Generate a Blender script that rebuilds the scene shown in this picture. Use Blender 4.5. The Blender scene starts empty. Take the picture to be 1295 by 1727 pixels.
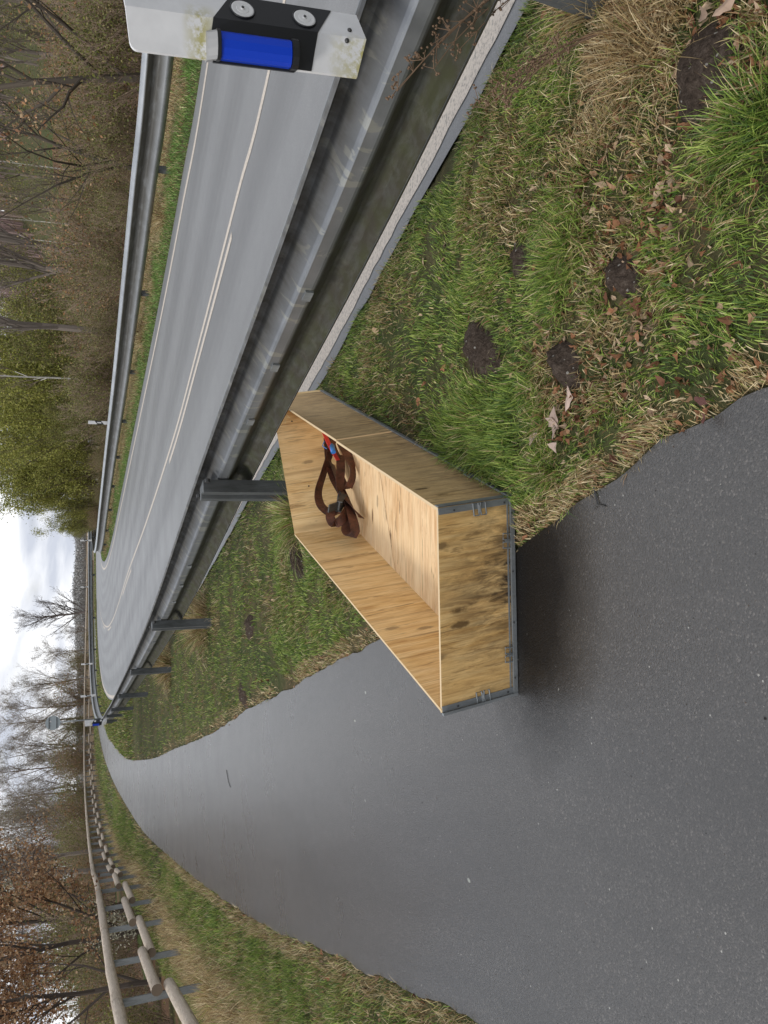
import bpy, math, random
import numpy as np
from mathutils import Vector, Matrix
R = math.radians
random.seed(7); rng = np.random.default_rng(7)
S = bpy.context.scene
COL = S.collection

# ------------------------------------------------------------------ camera
PITCH = R(20.72); CAMH = 1.65
cam = bpy.data.cameras.new('camera'); camo = bpy.data.objects.new('camera', cam); COL.objects.link(camo)
cam.sensor_fit = 'VERTICAL'; cam.sensor_height = 36.0; cam.lens = 1360 / 1727 * 36.0
cam.clip_start = 0.05; cam.clip_end = 6000
up = Vector((0, math.sin(PITCH), math.cos(PITCH))); fw = Vector((0, math.cos(PITCH), -math.sin(PITCH)))
Mx = Matrix.Identity(4)                       # the phone was held sideways: picture-left is up
Mx.col[0][:3] = -up; Mx.col[1][:3] = (1, 0, 0); Mx.col[2][:3] = -fw; Mx.col[3][:3] = (0, 0, CAMH)
camo.matrix_world = Mx
S.camera = camo

# ------------------------------------------------------------------ world, sun, exposure
SUN_EL, SUN_ROT = R(48), R(-110)
W = bpy.data.worlds.new('World'); S.world = W; W.use_nodes = True
nt = W.node_tree; nt.nodes.clear()
def N(t, kind, **kw):
    n = t.nodes.new(kind)
    for k, v in kw.items(): setattr(n, k, v)
    return n
out = N(nt, 'ShaderNodeOutputWorld'); bg = N(nt, 'ShaderNodeBackground')
sky = N(nt, 'ShaderNodeTexSky', sky_type='NISHITA', sun_disc=False, sun_elevation=SUN_EL, sun_rotation=SUN_ROT)
sky.air_density = 1.2; sky.dust_density = 3.0
tc = N(nt, 'ShaderNodeTexCoord'); mp = N(nt, 'ShaderNodeMapping'); mp.inputs['Scale'].default_value = (1, 1, 2.6)
mp.inputs['Location'].default_value = (0.35, 0.1, 0.4)
n1 = N(nt, 'ShaderNodeTexNoise'); n1.inputs['Scale'].default_value = 3.4; n1.inputs['Detail'].default_value = 7; n1.inputs['Roughness'].default_value = .5
n2 = N(nt, 'ShaderNodeTexNoise'); n2.inputs['Scale'].default_value = 7.5; n2.inputs['Detail'].default_value = 8; n2.inputs['Distortion'].default_value = .4
cr = N(nt, 'ShaderNodeValToRGB'); cr.color_ramp.elements[0].position = .30; cr.color_ramp.elements[1].position = .47
cc = N(nt, 'ShaderNodeValToRGB')
cc.color_ramp.elements[0].position = .36; cc.color_ramp.elements[0].color = (4.7, 5.0, 5.7, 1)
cc.color_ramp.elements[1].position = .56; cc.color_ramp.elements[1].color = (8.2, 8.3, 8.5, 1)
mix = N(nt, 'ShaderNodeMixRGB')
L = nt.links.new
L(tc.outputs['Generated'], mp.inputs[0]); L(mp.outputs[0], n1.inputs[0]); L(mp.outputs[0], n2.inputs[0])
L(n1.outputs[0], cr.inputs[0]); L(n2.outputs[0], cc.inputs[0])
L(cr.outputs[0], mix.inputs[0]); L(sky.outputs[0], mix.inputs[1]); L(cc.outputs[0], mix.inputs[2])
L(mix.outputs[0], bg.inputs[0]); L(bg.outputs[0], out.inputs[0])
bg.inputs[1].default_value = 0.10
sl = bpy.data.lights.new('sun', 'SUN'); sl.energy = 1.1; sl.angle = R(11); sl.color = (1, .96, .9)
so = bpy.data.objects.new('sun', sl); COL.objects.link(so)
sd = Vector((math.sin(SUN_ROT) * math.cos(SUN_EL), math.cos(SUN_ROT) * math.cos(SUN_EL), math.sin(SUN_EL)))
so.rotation_euler = sd.to_track_quat('Z', 'Y').to_euler(); so.location = (-20, -10, 40)
S.view_settings.view_transform = 'Standard'; S.view_settings.look = 'None'
S.view_settings.exposure = 0.5; S.view_settings.gamma = 1

# ------------------------------------------------------------------ material helpers
def mat(name, base=(.5, .5, .5), rough=.7, metal=0, spec=.5):
    m = bpy.data.materials.new(name); m.use_nodes = True
    b = m.node_tree.nodes['Principled BSDF']
    b.inputs['Base Color'].default_value = (*base, 1); b.inputs['Roughness'].default_value = rough
    b.inputs['Metallic'].default_value = metal; b.inputs['Specular IOR Level'].default_value = spec
    return m, m.node_tree, b
def noise(t, vec, scale, detail=4, rough=.55, dist=0):
    n = N(t, 'ShaderNodeTexNoise'); n.inputs['Scale'].default_value = scale; n.inputs['Detail'].default_value = detail
    n.inputs['Roughness'].default_value = rough; n.inputs['Distortion'].default_value = dist
    if vec is not None: t.links.new(vec, n.inputs['Vector'])
    return n.outputs[0]
def ramp(t, fac, stops):
    r = N(t, 'ShaderNodeValToRGB'); e = r.color_ramp.elements
    while len(e) < len(stops): e.new(.5)
    for i, (p, c) in enumerate(stops):
        e[i].position = p; e[i].color = (*c, 1) if len(c) == 3 else c
    t.links.new(fac, r.inputs[0]); return r.outputs[0]
def mixc(t, f, a, b, mode='MIX'):
    m = N(t, 'ShaderNodeMixRGB', blend_type=mode)
    for i, v in enumerate((f, a, b)):
        if isinstance(v, (int, float)): m.inputs[i].default_value = v
        elif isinstance(v, tuple): m.inputs[i].default_value = (*v, 1)
        else: t.links.new(v, m.inputs[i])
    return m.outputs[0]
def mth(t, op, a, b=0.0, clamp=False):
    m = N(t, 'ShaderNodeMath', operation=op); m.use_clamp = clamp
    for i, v in enumerate((a, b)):
        if isinstance(v, (int, float)): m.inputs[i].default_value = v
        else: t.links.new(v, m.inputs[i])
    return m.outputs[0]
def bump(t, b, h, strength=.3, dist=.01):
    n = N(t, 'ShaderNodeBump'); n.inputs['Strength'].default_value = strength; n.inputs['Distance'].default_value = dist
    t.links.new(h, n.inputs['Height']); t.links.new(n.outputs[0], b.inputs['Normal'])
def objco(t): return N(t, 'ShaderNodeTexCoord').outputs['Object']
def uvco(t): return N(t, 'ShaderNodeTexCoord').outputs['UV']
def scaled(t, v, s, rot=(0, 0, 0)):
    m = N(t, 'ShaderNodeMapping'); m.inputs['Scale'].default_value = s; m.inputs['Rotation'].default_value = rot
    t.links.new(v, m.inputs[0]); return m.outputs[0]
def sep(t, v):
    s = N(t, 'ShaderNodeSeparateXYZ'); t.links.new(v, s.inputs[0]); return s.outputs

G_ = (1, 1, 1); K_ = (0, 0, 0)
def asphalt(name, dark, light, agg=160, bs=.5, rough=(.38, .6), speck=True, mottling=.8):
    m, t, b = mat(name); o = objco(t)
    big = noise(t, o, .8, 5, .6); mid = noise(t, o, 6, 4); fine = noise(t, o, 260, 4, .85)
    vo = N(t, 'ShaderNodeTexVoronoi'); vo.inputs['Scale'].default_value = agg; t.links.new(o, vo.inputs[0])
    c = ramp(t, big, [(.32, dark), (.68, light)])
    c = mixc(t, .28, c, ramp(t, mid, [(.35, dark), (.65, light)]))
    c = mixc(t, .55, c, ramp(t, fine, [(.36, tuple(x * .25 for x in dark)), (.52, dark), (.68, tuple(x * 2.1 for x in light))])) if speck else c
    vs = sep(t, vo.outputs['Color'])
    c = mixc(t, mottling, c, ramp(t, vs[0], [(0, tuple(x * .45 for x in dark)), (.5, dark), (.9, light), (1, tuple(x * 2.6 for x in light))]))
    if speck:
        v2 = N(t, 'ShaderNodeTexVoronoi'); v2.inputs['Scale'].default_value = 70; t.links.new(o, v2.inputs[0])
        s2 = sep(t, v2.outputs['Color'])
        k = mth(t, 'MULTIPLY', mth(t, 'GREATER_THAN', s2[1], .992), mth(t, 'LESS_THAN', v2.outputs['Distance'], .24))
        c = mixc(t, k, c, (.34, .33, .30))
        v3 = N(t, 'ShaderNodeTexVoronoi'); v3.inputs['Scale'].default_value = 9; t.links.new(scaled(t, o, (1, .6, 1)), v3.inputs[0])
        s3 = sep(t, v3.outputs['Color'])
        k = mth(t, 'MULTIPLY', mth(t, 'GREATER_THAN', s3[0], .978), mth(t, 'LESS_THAN', mth(t, 'ADD', v3.outputs['Distance'], mth(t, 'MULTIPLY', fine, .14)), .165))
        c = mixc(t, k, c, (.36, .38, .33))
    uv = uvco(t); across = sep(t, uv)[1]
    st_ = noise(t, scaled(t, uv, (.10, 3.2, 1)), 1.4, 5, .6)                  # streaks worn along the lane
    if not speck:
        tr_ = mth(t, 'MULTIPLY', mth(t, 'ADD', mth(t, 'COSINE', mth(t, 'MULTIPLY', mth(t, 'ADD', across, -1.35), 3.7)), 1.0), .5)
        c = mixc(t, mth(t, 'MULTIPLY', ramp(t, mth(t, 'ADD', mth(t, 'MULTIPLY', tr_, .45), mth(t, 'MULTIPLY', st_, .8)), [(.45, K_), (.85, G_)]), .55), c, tuple(x * .62 for x in dark))
    else: c = mixc(t, ramp(t, st_, [(.42, K_), (.70, (.55,) * 3)]), c, tuple(x * .55 for x in dark))
    rg = ramp(t, noise(t, o, 1.1, 4), [(.35, (rough[0],) * 3), (.7, (rough[1],) * 3)])
    if speck:                       # crate's dark reflection painted into the damp asphalt's colour, drying stains elsewhere
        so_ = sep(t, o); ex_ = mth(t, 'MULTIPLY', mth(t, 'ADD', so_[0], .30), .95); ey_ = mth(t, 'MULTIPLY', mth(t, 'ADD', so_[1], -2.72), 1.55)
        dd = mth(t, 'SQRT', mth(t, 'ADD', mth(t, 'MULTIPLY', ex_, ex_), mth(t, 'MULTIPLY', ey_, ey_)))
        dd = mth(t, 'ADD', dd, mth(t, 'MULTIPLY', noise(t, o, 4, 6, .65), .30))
        crate_refl = ramp(t, dd, [(.42, G_), (.86, K_)])
        c = mixc(t, mth(t, 'MULTIPLY', crate_refl, .88), c, (.005, .0045, .0045))
        rg = mixc(t, crate_refl, rg, (.42, .42, .42)); t.links.new(mth(t, 'SUBTRACT', 1.0, mth(t, 'MULTIPLY', crate_refl, .75)), b.inputs['Specular IOR Level']); t.links.new(mth(t, 'MULTIPLY', mth(t, 'SUBTRACT', 1.0, crate_refl), .35), b.inputs['Coat Weight'])
        c = mixc(t, ramp(t, noise(t, scaled(t, o, (1, .35, 1)), 1.6, 6, .6), [(.5, K_), (.68, (.55,) * 3)]), c, tuple(x * .5 for x in dark))
    t.links.new(c, b.inputs['Base Color']); t.links.new(rg, b.inputs['Roughness'])
    h = mth(t, 'ADD', mth(t, 'MULTIPLY', vo.outputs['Distance'], -1.0), mth(t, 'MULTIPLY', fine, .7))
    bump(t, b, h, bs, .004)
    return m
M = {}
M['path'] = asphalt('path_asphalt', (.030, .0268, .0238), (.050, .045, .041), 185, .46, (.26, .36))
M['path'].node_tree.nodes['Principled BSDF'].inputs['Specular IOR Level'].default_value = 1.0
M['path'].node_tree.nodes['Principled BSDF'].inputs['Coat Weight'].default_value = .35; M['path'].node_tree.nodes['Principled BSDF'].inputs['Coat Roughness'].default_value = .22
M['road'] = asphalt('road_asphalt', (.175, .178, .183), (.205, .208, .212), 180, .22, (.42, .52), False, .2)
def paint():
    m, t, b = mat('road_paint', (.6, .58, .54), .6); o = objco(t)
    c = ramp(t, noise(t, o, 60, 5, .7), [(.32, (.20, .19, .175)), (.5, (.54, .475, .405)), (.8, (.62, .56, .485))])
    t.links.new(c, b.inputs['Base Color']); bump(t, b, noise(t, scaled(t, o, (1, 1, 1)), 90, 4), .4, .004); return m
M['paint'] = paint()
def ground_mat():
    m, t, b = mat('soil_and_litter', rough=.95, spec=.15); o = objco(t)
    c = ramp(t, noise(t, o, 14, 8, .7), [(.3, (.018, .014, .008)), (.5, (.055, .042, .022)), (.72, (.15, .11, .06))])
    g = ramp(t, noise(t, o, 1.7, 5, .6), [(.42, (.045, .085, .022)), (.60, (.12, .105, .05))])
    c = mixc(t, .45, c, g)
    at = N(t, 'ShaderNodeVertexColor', layer_name='wood')
    l = ramp(t, noise(t, o, 9, 9, .75), [(.3, (.03, .02, .012)), (.5, (.11, .062, .035)), (.7, (.20, .125, .07))])
    l2 = mixc(t, ramp(t, noise(t, o, .35, 3), [(.5, K_), (.62, G_)]), l, (.055, .075, .02))
    c = mixc(t, at.outputs[0], c, l2)
    t.links.new(c, b.inputs['Base Color']); bump(t, b, noise(t, o, 40, 6, .7), .8, .03); return m
M['ground'] = ground_mat()
def vcol(name, rough=.6, spec=.3, trans=0.0):
    m, t, b = mat(name, rough=rough, spec=spec)
    a = N(t, 'ShaderNodeVertexColor', layer_name='col'); t.links.new(a.outputs[0], b.inputs['Base Color'])
    if trans:
        tr = N(t, 'ShaderNodeBsdfTranslucent'); t.links.new(a.outputs[0], tr.inputs[0])
        ms = N(t, 'ShaderNodeMixShader'); ms.inputs[0].default_value = trans
        t.links.new(b.outputs[0], ms.inputs[1]); t.links.new(tr.outputs[0], ms.inputs[2])
        t.links.new(ms.outputs[0], t.nodes['Material Output'].inputs[0])
    return m
M['blade'] = vcol('grass_blades', .5, .35, .22)
M['leaf'] = vcol('leaf_surface', .65, .25, .25)
M['bark'] = vcol('bark_surface', .85, .2)
def galv(name, base, dirt, k, rough=.45, metal=.85):
    m, t, b = mat(name, base, rough, metal); o = objco(t)
    c = ramp(t, noise(t, o, 5, 6, .65), [(.3, tuple(x * .72 for x in base)), (.6, base), (.8, tuple(min(1, x * 1.2) for x in base))])
    st = noise(t, scaled(t, o, (14, 14, 3)), 1.6, 7, .7, .6)
    c = mixc(t, ramp(t, st, [(.46 - k * .2, K_), (.72, (k, k, k))]), c, dirt)
    t.links.new(c, b.inputs['Base Color'])
    t.links.new(ramp(t, st, [(.3, (rough - .08,) * 3), (.7, (min(1, rough + .25),) * 3)]), b.inputs['Roughness'])
    bump(t, b, noise(t, o, 30, 5), .12, .004); return m
def beam_mat():
    m, t, b = mat('galvanised_beam', (.5, .52, .55), .4, .9); o = objco(t)
    uv = uvco(t); u = sep(t, uv)[0]; v = sep(t, uv)[1]           # u along the beam, v down its section in metres
    base = ramp(t, noise(t, uv, 3, 6, .6), [(.3, (.22, .235, .25)), (.6, (.33, .345, .37)), (.8, (.46, .48, .50))])
    # slanting scuffs where rain and spray washed the zinc
    sc = noise(t, scaled(t, uv, (8, 3.0, 1), (0, 0, .6)), 1.5, 4, .5, .5)
    base = mixc(t, ramp(t, sc, [(.58, K_), (.61, (.6, .6, .6))]), base, (.50, .50, .45))
    # dust and moss in the two channels (v runs 0 at the top lip)
    d = noise(t, scaled(t, uv, (4, 2, 1)), 2.2, 7, .65, .2)
    up_ = ramp(t, v, [(.0, (.8,) * 3), (.16, (1,) * 3), (.235, (.85,) * 3), (.300, (.25,) * 3), (.306, K_)])
    up_ = mth(t, 'MULTIPLY', up_, ramp(t, d, [(.30, (.55,) * 3), (.6, G_)]))
    back_ = mth(t, 'LESS_THAN', v, .74); up_ = mth(t, 'MULTIPLY', up_, back_)
    base = mixc(t, up_, base, (.060, .056, .050))
    lo = ramp(t, v, [(.318, (.10,) * 3), (.385, (.30,) * 3), (.42, (.95,) * 3), (.70, (1,) * 3)])
    lo = mth(t, 'MULTIPLY', lo, ramp(t, noise(t, scaled(t, uv, (3, 5, 1)), 2.6, 7, .7, .4), [(.30, (.82,) * 3), (.56, G_)]))
    lo = mth(t, 'MULTIPLY', lo, mth(t, 'ADD', mth(t, 'MULTIPLY', back_, .8), .2))
    base = mixc(t, lo, base, mixc(t, ramp(t, noise(t, uv, 7, 5), [(.4, K_), (.65, G_)]), (.050, .045, .030), (.052, .055, .024)))
    mo = ramp(t, noise(t, scaled(t, uv, (2.2, 6, 1)), 2, 6, .7), [(.60, K_), (.66, G_)])
    y = ramp(t, sep(t, o)[1], [(.0, K_), (.999, K_)])
    t.links.new(base, b.inputs['Base Color'])
    dirty = mth(t, 'MAXIMUM', up_, lo)
    t.links.new(mth(t, 'SUBTRACT', .9, mth(t, 'MULTIPLY', dirty, .75)), b.inputs['Metallic'])
    t.links.new(mth(t, 'ADD', .40, mth(t, 'MULTIPLY', dirty, .45)), b.inputs['Roughness'])
    bump(t, b, noise(t, uv, 40, 4), .06, .002); return m
M['beam'] = beam_mat()
def beam2():
    m, t, b = mat('galvanised_beam_far', (.4, .42, .44), .45, .8); z = sep(t, objco(t))[2]; o = objco(t)
    c = ramp(t, noise(t, o, 2, 6, .6), [(.3, (.34, .36, .38)), (.7, (.50, .52, .54))])
    k = mth(t, 'MULTIPLY', ramp(t, z, [(.31, K_), (.40, (.55,) * 3), (.47, (.9,) * 3), (.60, G_), (.665, G_), (.69, K_)]), ramp(t, noise(t, scaled(t, o, (1, 1, 4)), 2.5, 6, .65), [(.2, (.6,) * 3), (.5, G_)]))
    c = mixc(t, k, c, (.075, .070, .058)); t.links.new(c, b.inputs['Base Color']); t.links.new(mth(t, 'SUBTRACT', .75, mth(t, 'MULTIPLY', k, .6)), b.inputs['Metallic']); return m
M['beam2'] = beam2()
M['post'] = galv('post_steel', (.15, .16, .168), (.055, .057, .052), .7, .55, .5)
M['steel'] = galv('galvanised_steel', (.30, .32, .33), (.13, .13, .12), .5, .55, .6)
M['dark_steel'] = galv('dark_weathered_steel', (.10, .105, .11), (.05, .045, .035), .6, .55, .6)
M['signback'] = mat('grey_painted_back', (.30, .34, .36), .6)[0]
M['bolt'] = mat('bolt_head', (.07, .07, .07), .5, .6)[0]
M['black'] = mat('black_plastic', (.012, .013, .016), .38)[0]
M['grey_plastic'] = mat('grey_plastic', (.28, .28, .28), .5)[0]
M['blue'] = mat('blue_reflector', (.004, .045, .50), .28, 0, .5)[0]
M['disc'] = mat('retro_disc', (.62, .62, .62), .35)[0]
def white_mossy():
    m, t, b = mat('white_plastic', (.72, .72, .72), .45); o = objco(t)
    s = sep(t, o)
    c = ramp(t, noise(t, o, 9, 5), [(.3, (.62, .62, .63)), (.7, (.74, .74, .75))])
    z = s[2]
    near = mth(t, 'MAXIMUM', mth(t, 'MULTIPLY', ramp(t, z, [(.0, G_), (.14, K_)]), ramp(t, mth(t, 'ADD', s[0], .03), [(.0, G_), (.05, K_)])), mth(t, 'MULTIPLY', ramp(t, mth(t, 'ABSOLUTE', mth(t, 'SUBTRACT', z, .53)), [(.0, G_), (.06, K_)]), ramp(t, s[0], [(.0, G_), (.05, K_)])))
    k = mth(t, 'MULTIPLY', near, ramp(t, noise(t, o, 22, 7, .7), [(.42, K_), (.54, G_)]))
    c = mixc(t, k, c, mixc(t, noise(t, o, 70, 4), (.30, .27, .05), (.50, .46, .22)))
    t.links.new(c, b.inputs['Base Color']); return m
M['white'] = white_mossy()
def log_mat():
    m, t, b = mat('weathered_log', rough=.85, spec=.2); uv = uvco(t)
    n = noise(t, scaled(t, uv, (1, 9, 1)), 3.5, 7, .65, .8); k = noise(t, uv, 9, 4)
    c = ramp(t, n, [(.28, (.26, .21, .16)), (.5, (.50, .42, .34)), (.72, (.64, .57, .48))])
    v = N(t, 'ShaderNodeTexVoronoi'); v.inputs['Scale'].default_value = 3.2; t.links.new(uv, v.inputs[0])
    c = mixc(t, ramp(t, v.outputs['Distance'], [(.03, (.8,) * 3), (.10, K_)]), c, (.12, .085, .06))
    c = mixc(t, ramp(t, k, [(.5, K_), (.75, (.45,) * 3)]), c, (.30, .28, .23))
    t.links.new(c, b.inputs['Base Color']); bump(t, b, n, .4, .01); return m
M['log'] = log_mat(); M['log_end'] = mat('sawn_log_end', (.16, .12, .085), .9)[0]
def ply(name, a, bcol, c3, dirt=0, pale=False, rough=.6):
    """plywood; UV in metres, grain runs along V"""
    m, t, b = mat(name, rough=rough, spec=.3); uv = uvco(t)
    g = noise(t, scaled(t, uv, (11, 1.3, 1)), 2.4, 6, .6, .5)
    f = noise(t, scaled(t, uv, (90, 5, 1)), 1.6, 4, .6)
    w = noise(t, scaled(t, uv, (3.2, 1.0, 1)), 1.3, 3, .5, .8)
    c = ramp(t, g, [(.34, bcol), (.46, a), (.64, c3)])
    c = mixc(t, ramp(t, w, [(.42, K_), (.62, (.55,) * 3)]), c, c3)
    c = mixc(t, ramp(t, f, [(.38, (.55,) * 3), (.56, K_)]), c, bcol)
    v = N(t, 'ShaderNodeTexVoronoi'); v.inputs['Scale'].default_value = 1.0; t.links.new(scaled(t, uv, (9, 3.2, 1)), v.inputs[0])
    dd = mth(t, 'ADD', v.outputs['Distance'], mth(t, 'MULTIPLY', noise(t, uv, 40, 3), .12))
    kn = ramp(t, dd, [(.15, (.92,) * 3), (.215, K_)])
    sel = mth(t, 'GREATER_THAN', sep(t, v.outputs['Color'])[0], .25 if pale else .30)
    c = mixc(t, mth(t, 'MULTIPLY', kn, sel), c, tuple(x * .33 for x in bcol))
    sk = noise(t, scaled(t, uv, (24, 2.2, 1)), 1.7, 3, .6, 1.2)
    c = mixc(t, ramp(t, sk, [(.60, K_), (.66, (.7,) * 3)]), c, tuple(x * .45 for x in bcol))
    u = sep(t, uv)[0]
    br_ = N(t, 'ShaderNodeTexVoronoi'); br_.inputs['Scale'].default_value = 1.0; br_.feature = 'DISTANCE_TO_EDGE'; t.links.new(scaled(t, uv, (3.3, .02, 1)), br_.inputs[0])
    cellc = N(t, 'ShaderNodeTexVoronoi'); cellc.inputs['Scale'].default_value = 1.0; t.links.new(scaled(t, uv, (3.3, .02, 1)), cellc.inputs[0])
    c = mixc(t, mth(t, 'MULTIPLY', sep(t, cellc.outputs['Color'])[0], .55), c, c3)
    c = mixc(t, ramp(t, br_.outputs['Distance'], [(.003, ((.15 if pale else .38),) * 3), (.012, K_)]), c, tuple(x * .6 for x in bcol))
    if dirt:
        vv = sep(t, uv)[1]
        low = ramp(t, vv, [(.0, G_), (.16, (.62,) * 3), (.40, (.08,) * 3)])
        if dirt > 1:
            mid = ramp(t, mth(t, 'ABSOLUTE', mth(t, 'SUBTRACT', u, .46)), [(.02, G_), (.34, (.35,) * 3)])
            low = mth(t, 'MULTIPLY', low, mid)
        dn = noise(t, scaled(t, uv, (15, 3.4, 1)), 2.0, 8, .72, .6)
        k = mth(t, 'MULTIPLY', mth(t, 'ADD', mth(t, 'MULTIPLY', low, 1.1), .05), ramp(t, dn, [(.36, K_), (.60, G_)]), True)
        c = mixc(t, mth(t, 'MULTIPLY', k, 1.0 if dirt > 1 else .55), c, (.035, .022, .014))
        c = mixc(t, mth(t, 'MULTIPLY', ramp(t, noise(t, scaled(t, uv, (30, 4, 1)), 2, 6, .8), [(.56, K_), (.66, G_)]), .55), c, (.17, .085, .035))
    t.links.new(c, b.inputs['Base Color']); bump(t, b, f, .25, .003); return m
M['ply_in'] = ply('plywood_inside', (.68, .45, .18), (.42, .225, .075), (.80, .60, .32))
M['ply_floor'] = ply('plywood_floor', (.76, .53, .28), (.50, .27, .12), (.82, .63, .39), pale=True)
M['ply_front'] = ply('plywood_front_weathered', (.68, .415, .145), (.44, .235, .07), (.76, .52, .23), dirt=2)
M['ply_side'] = ply('plywood_side_weathered', (.58, .385, .175), (.40, .245, .10), (.64, .455, .24), dirt=1)
M['ply_edge'] = mat('plywood_edge', (.62, .47, .28), .7)[0]
def web_mat(name, a, b2):
    m, t, b = mat(name, rough=.55, spec=.4); uv = uvco(t)
    w = N(t, 'ShaderNodeTexWave'); w.inputs['Scale'].default_value = 60; t.links.new(uv, w.inputs[0])
    c = ramp(t, noise(t, uv, 14, 6, .7), [(.35, a), (.68, b2)]); t.links.new(c, b.inputs['Base Color']); bump(t, b, w.outputs[1], .3, .002); return m
M['web'] = web_mat('brown_webbing', (.030, .014, .011), (.15, .058, .038))
M['redweb'] = web_mat('red_webbing', (.5, .02, .03), (.62, .05, .05))
M['straw'] = mat('dry_straw', (.62, .50, .27), .7)[0]
M['bluebit'] = mat('blue_plastic', (.03, .18, .55), .4)[0]
M['molehill'] = None
def soil():
    m, t, b = mat('bare_soil', rough=.95, spec=.1); o = objco(t)
    c = ramp(t, noise(t, o, 45, 8, .75), [(.3, (.022, .016, .012)), (.5, (.075, .056, .044)), (.75, (.17, .135, .11))])
    v = N(t, 'ShaderNodeTexVoronoi'); v.inputs['Scale'].default_value = 60; t.links.new(o, v.inputs[0])
    k = mth(t, 'MULTIPLY', mth(t, 'GREATER_THAN', sep(t, v.outputs['Color'])[0], .93), mth(t, 'LESS_THAN', v.outputs['Distance'], .3))
    c = mixc(t, k, c, (.32, .30, .27))
    t.links.new(c, b.inputs['Base Color']); bump(t, b, noise(t, o, 90, 6, .7), 1, .02); return m
M['soil'] = soil()
M['hill'] = None

# ------------------------------------------------------------------ mesh helpers
def mk(name, V, F, m, parent=None, smooth=False, col=None, uv=None, mi=None, link=True):
    """F: array or list of arrays of faces; col per-vertex rgb; uv per-vertex"""
    V = np.asarray(V, dtype=np.float32)
    if isinstance(F, np.ndarray): F = [F]
    F = [np.asarray(f, dtype=np.int32) for f in F if len(f)]
    me = bpy.data.meshes.new(name)
    loops = np.concatenate([f.ravel() for f in F]); sizes = np.concatenate([np.full(len(f), f.shape[1], dtype=np.int32) for f in F])
    starts = np.concatenate([[0], np.cumsum(sizes)[:-1]]).astype(np.int32)
    me.vertices.add(len(V)); me.vertices.foreach_set('co', V.ravel())
    me.loops.add(len(loops)); me.loops.foreach_set('vertex_index', loops)
    me.polygons.add(len(sizes)); me.polygons.foreach_set('loop_start', starts); me.polygons.foreach_set('loop_total', sizes)
    ms = m if isinstance(m, (list, tuple)) else [m]
    for x in ms: me.materials.append(x)
    if mi is not None: me.polygons.foreach_set('material_index', np.asarray(mi, dtype=np.int32))
    me.polygons.foreach_set('use_smooth', np.full(len(sizes), bool(smooth)))
    if col is not None:
        a = me.color_attributes.new('col', 'FLOAT_COLOR', 'POINT')
        c4 = np.ones((len(V), 4), dtype=np.float32); c4[:, :3] = col; a.data.foreach_set('color', c4.ravel())
    if uv is not None:
        l = me.uv_layers.new(name='uv'); l.data.foreach_set('uv', np.asarray(uv, dtype=np.float32)[loops].ravel())
    me.update(calc_edges=True); me.validate(clean_customdata=False)
    o = bpy.data.objects.new(name, me)
    if link: COL.objects.link(o)
    if parent is not None: o.parent = parent
    return o
def tag(o, label=None, cat=None, group=None, kind=None):
    if label: o['label'] = label
    if cat: o['category'] = cat
    if group: o['group'] = group
    if kind: o['kind'] = kind
    return o
def empty(name, loc=(0, 0, 0), rot=(0, 0, 0)):
    o = bpy.data.objects.new(name, None); COL.objects.link(o); o.location = loc; o.rotation_euler = rot; o.empty_display_size = .2
    return o
def copytree(o, parent=None):
    c = o.copy(); COL.objects.link(c); c.parent = parent
    for ch in list(o.children): copytree(ch, c)
    return c
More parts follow.
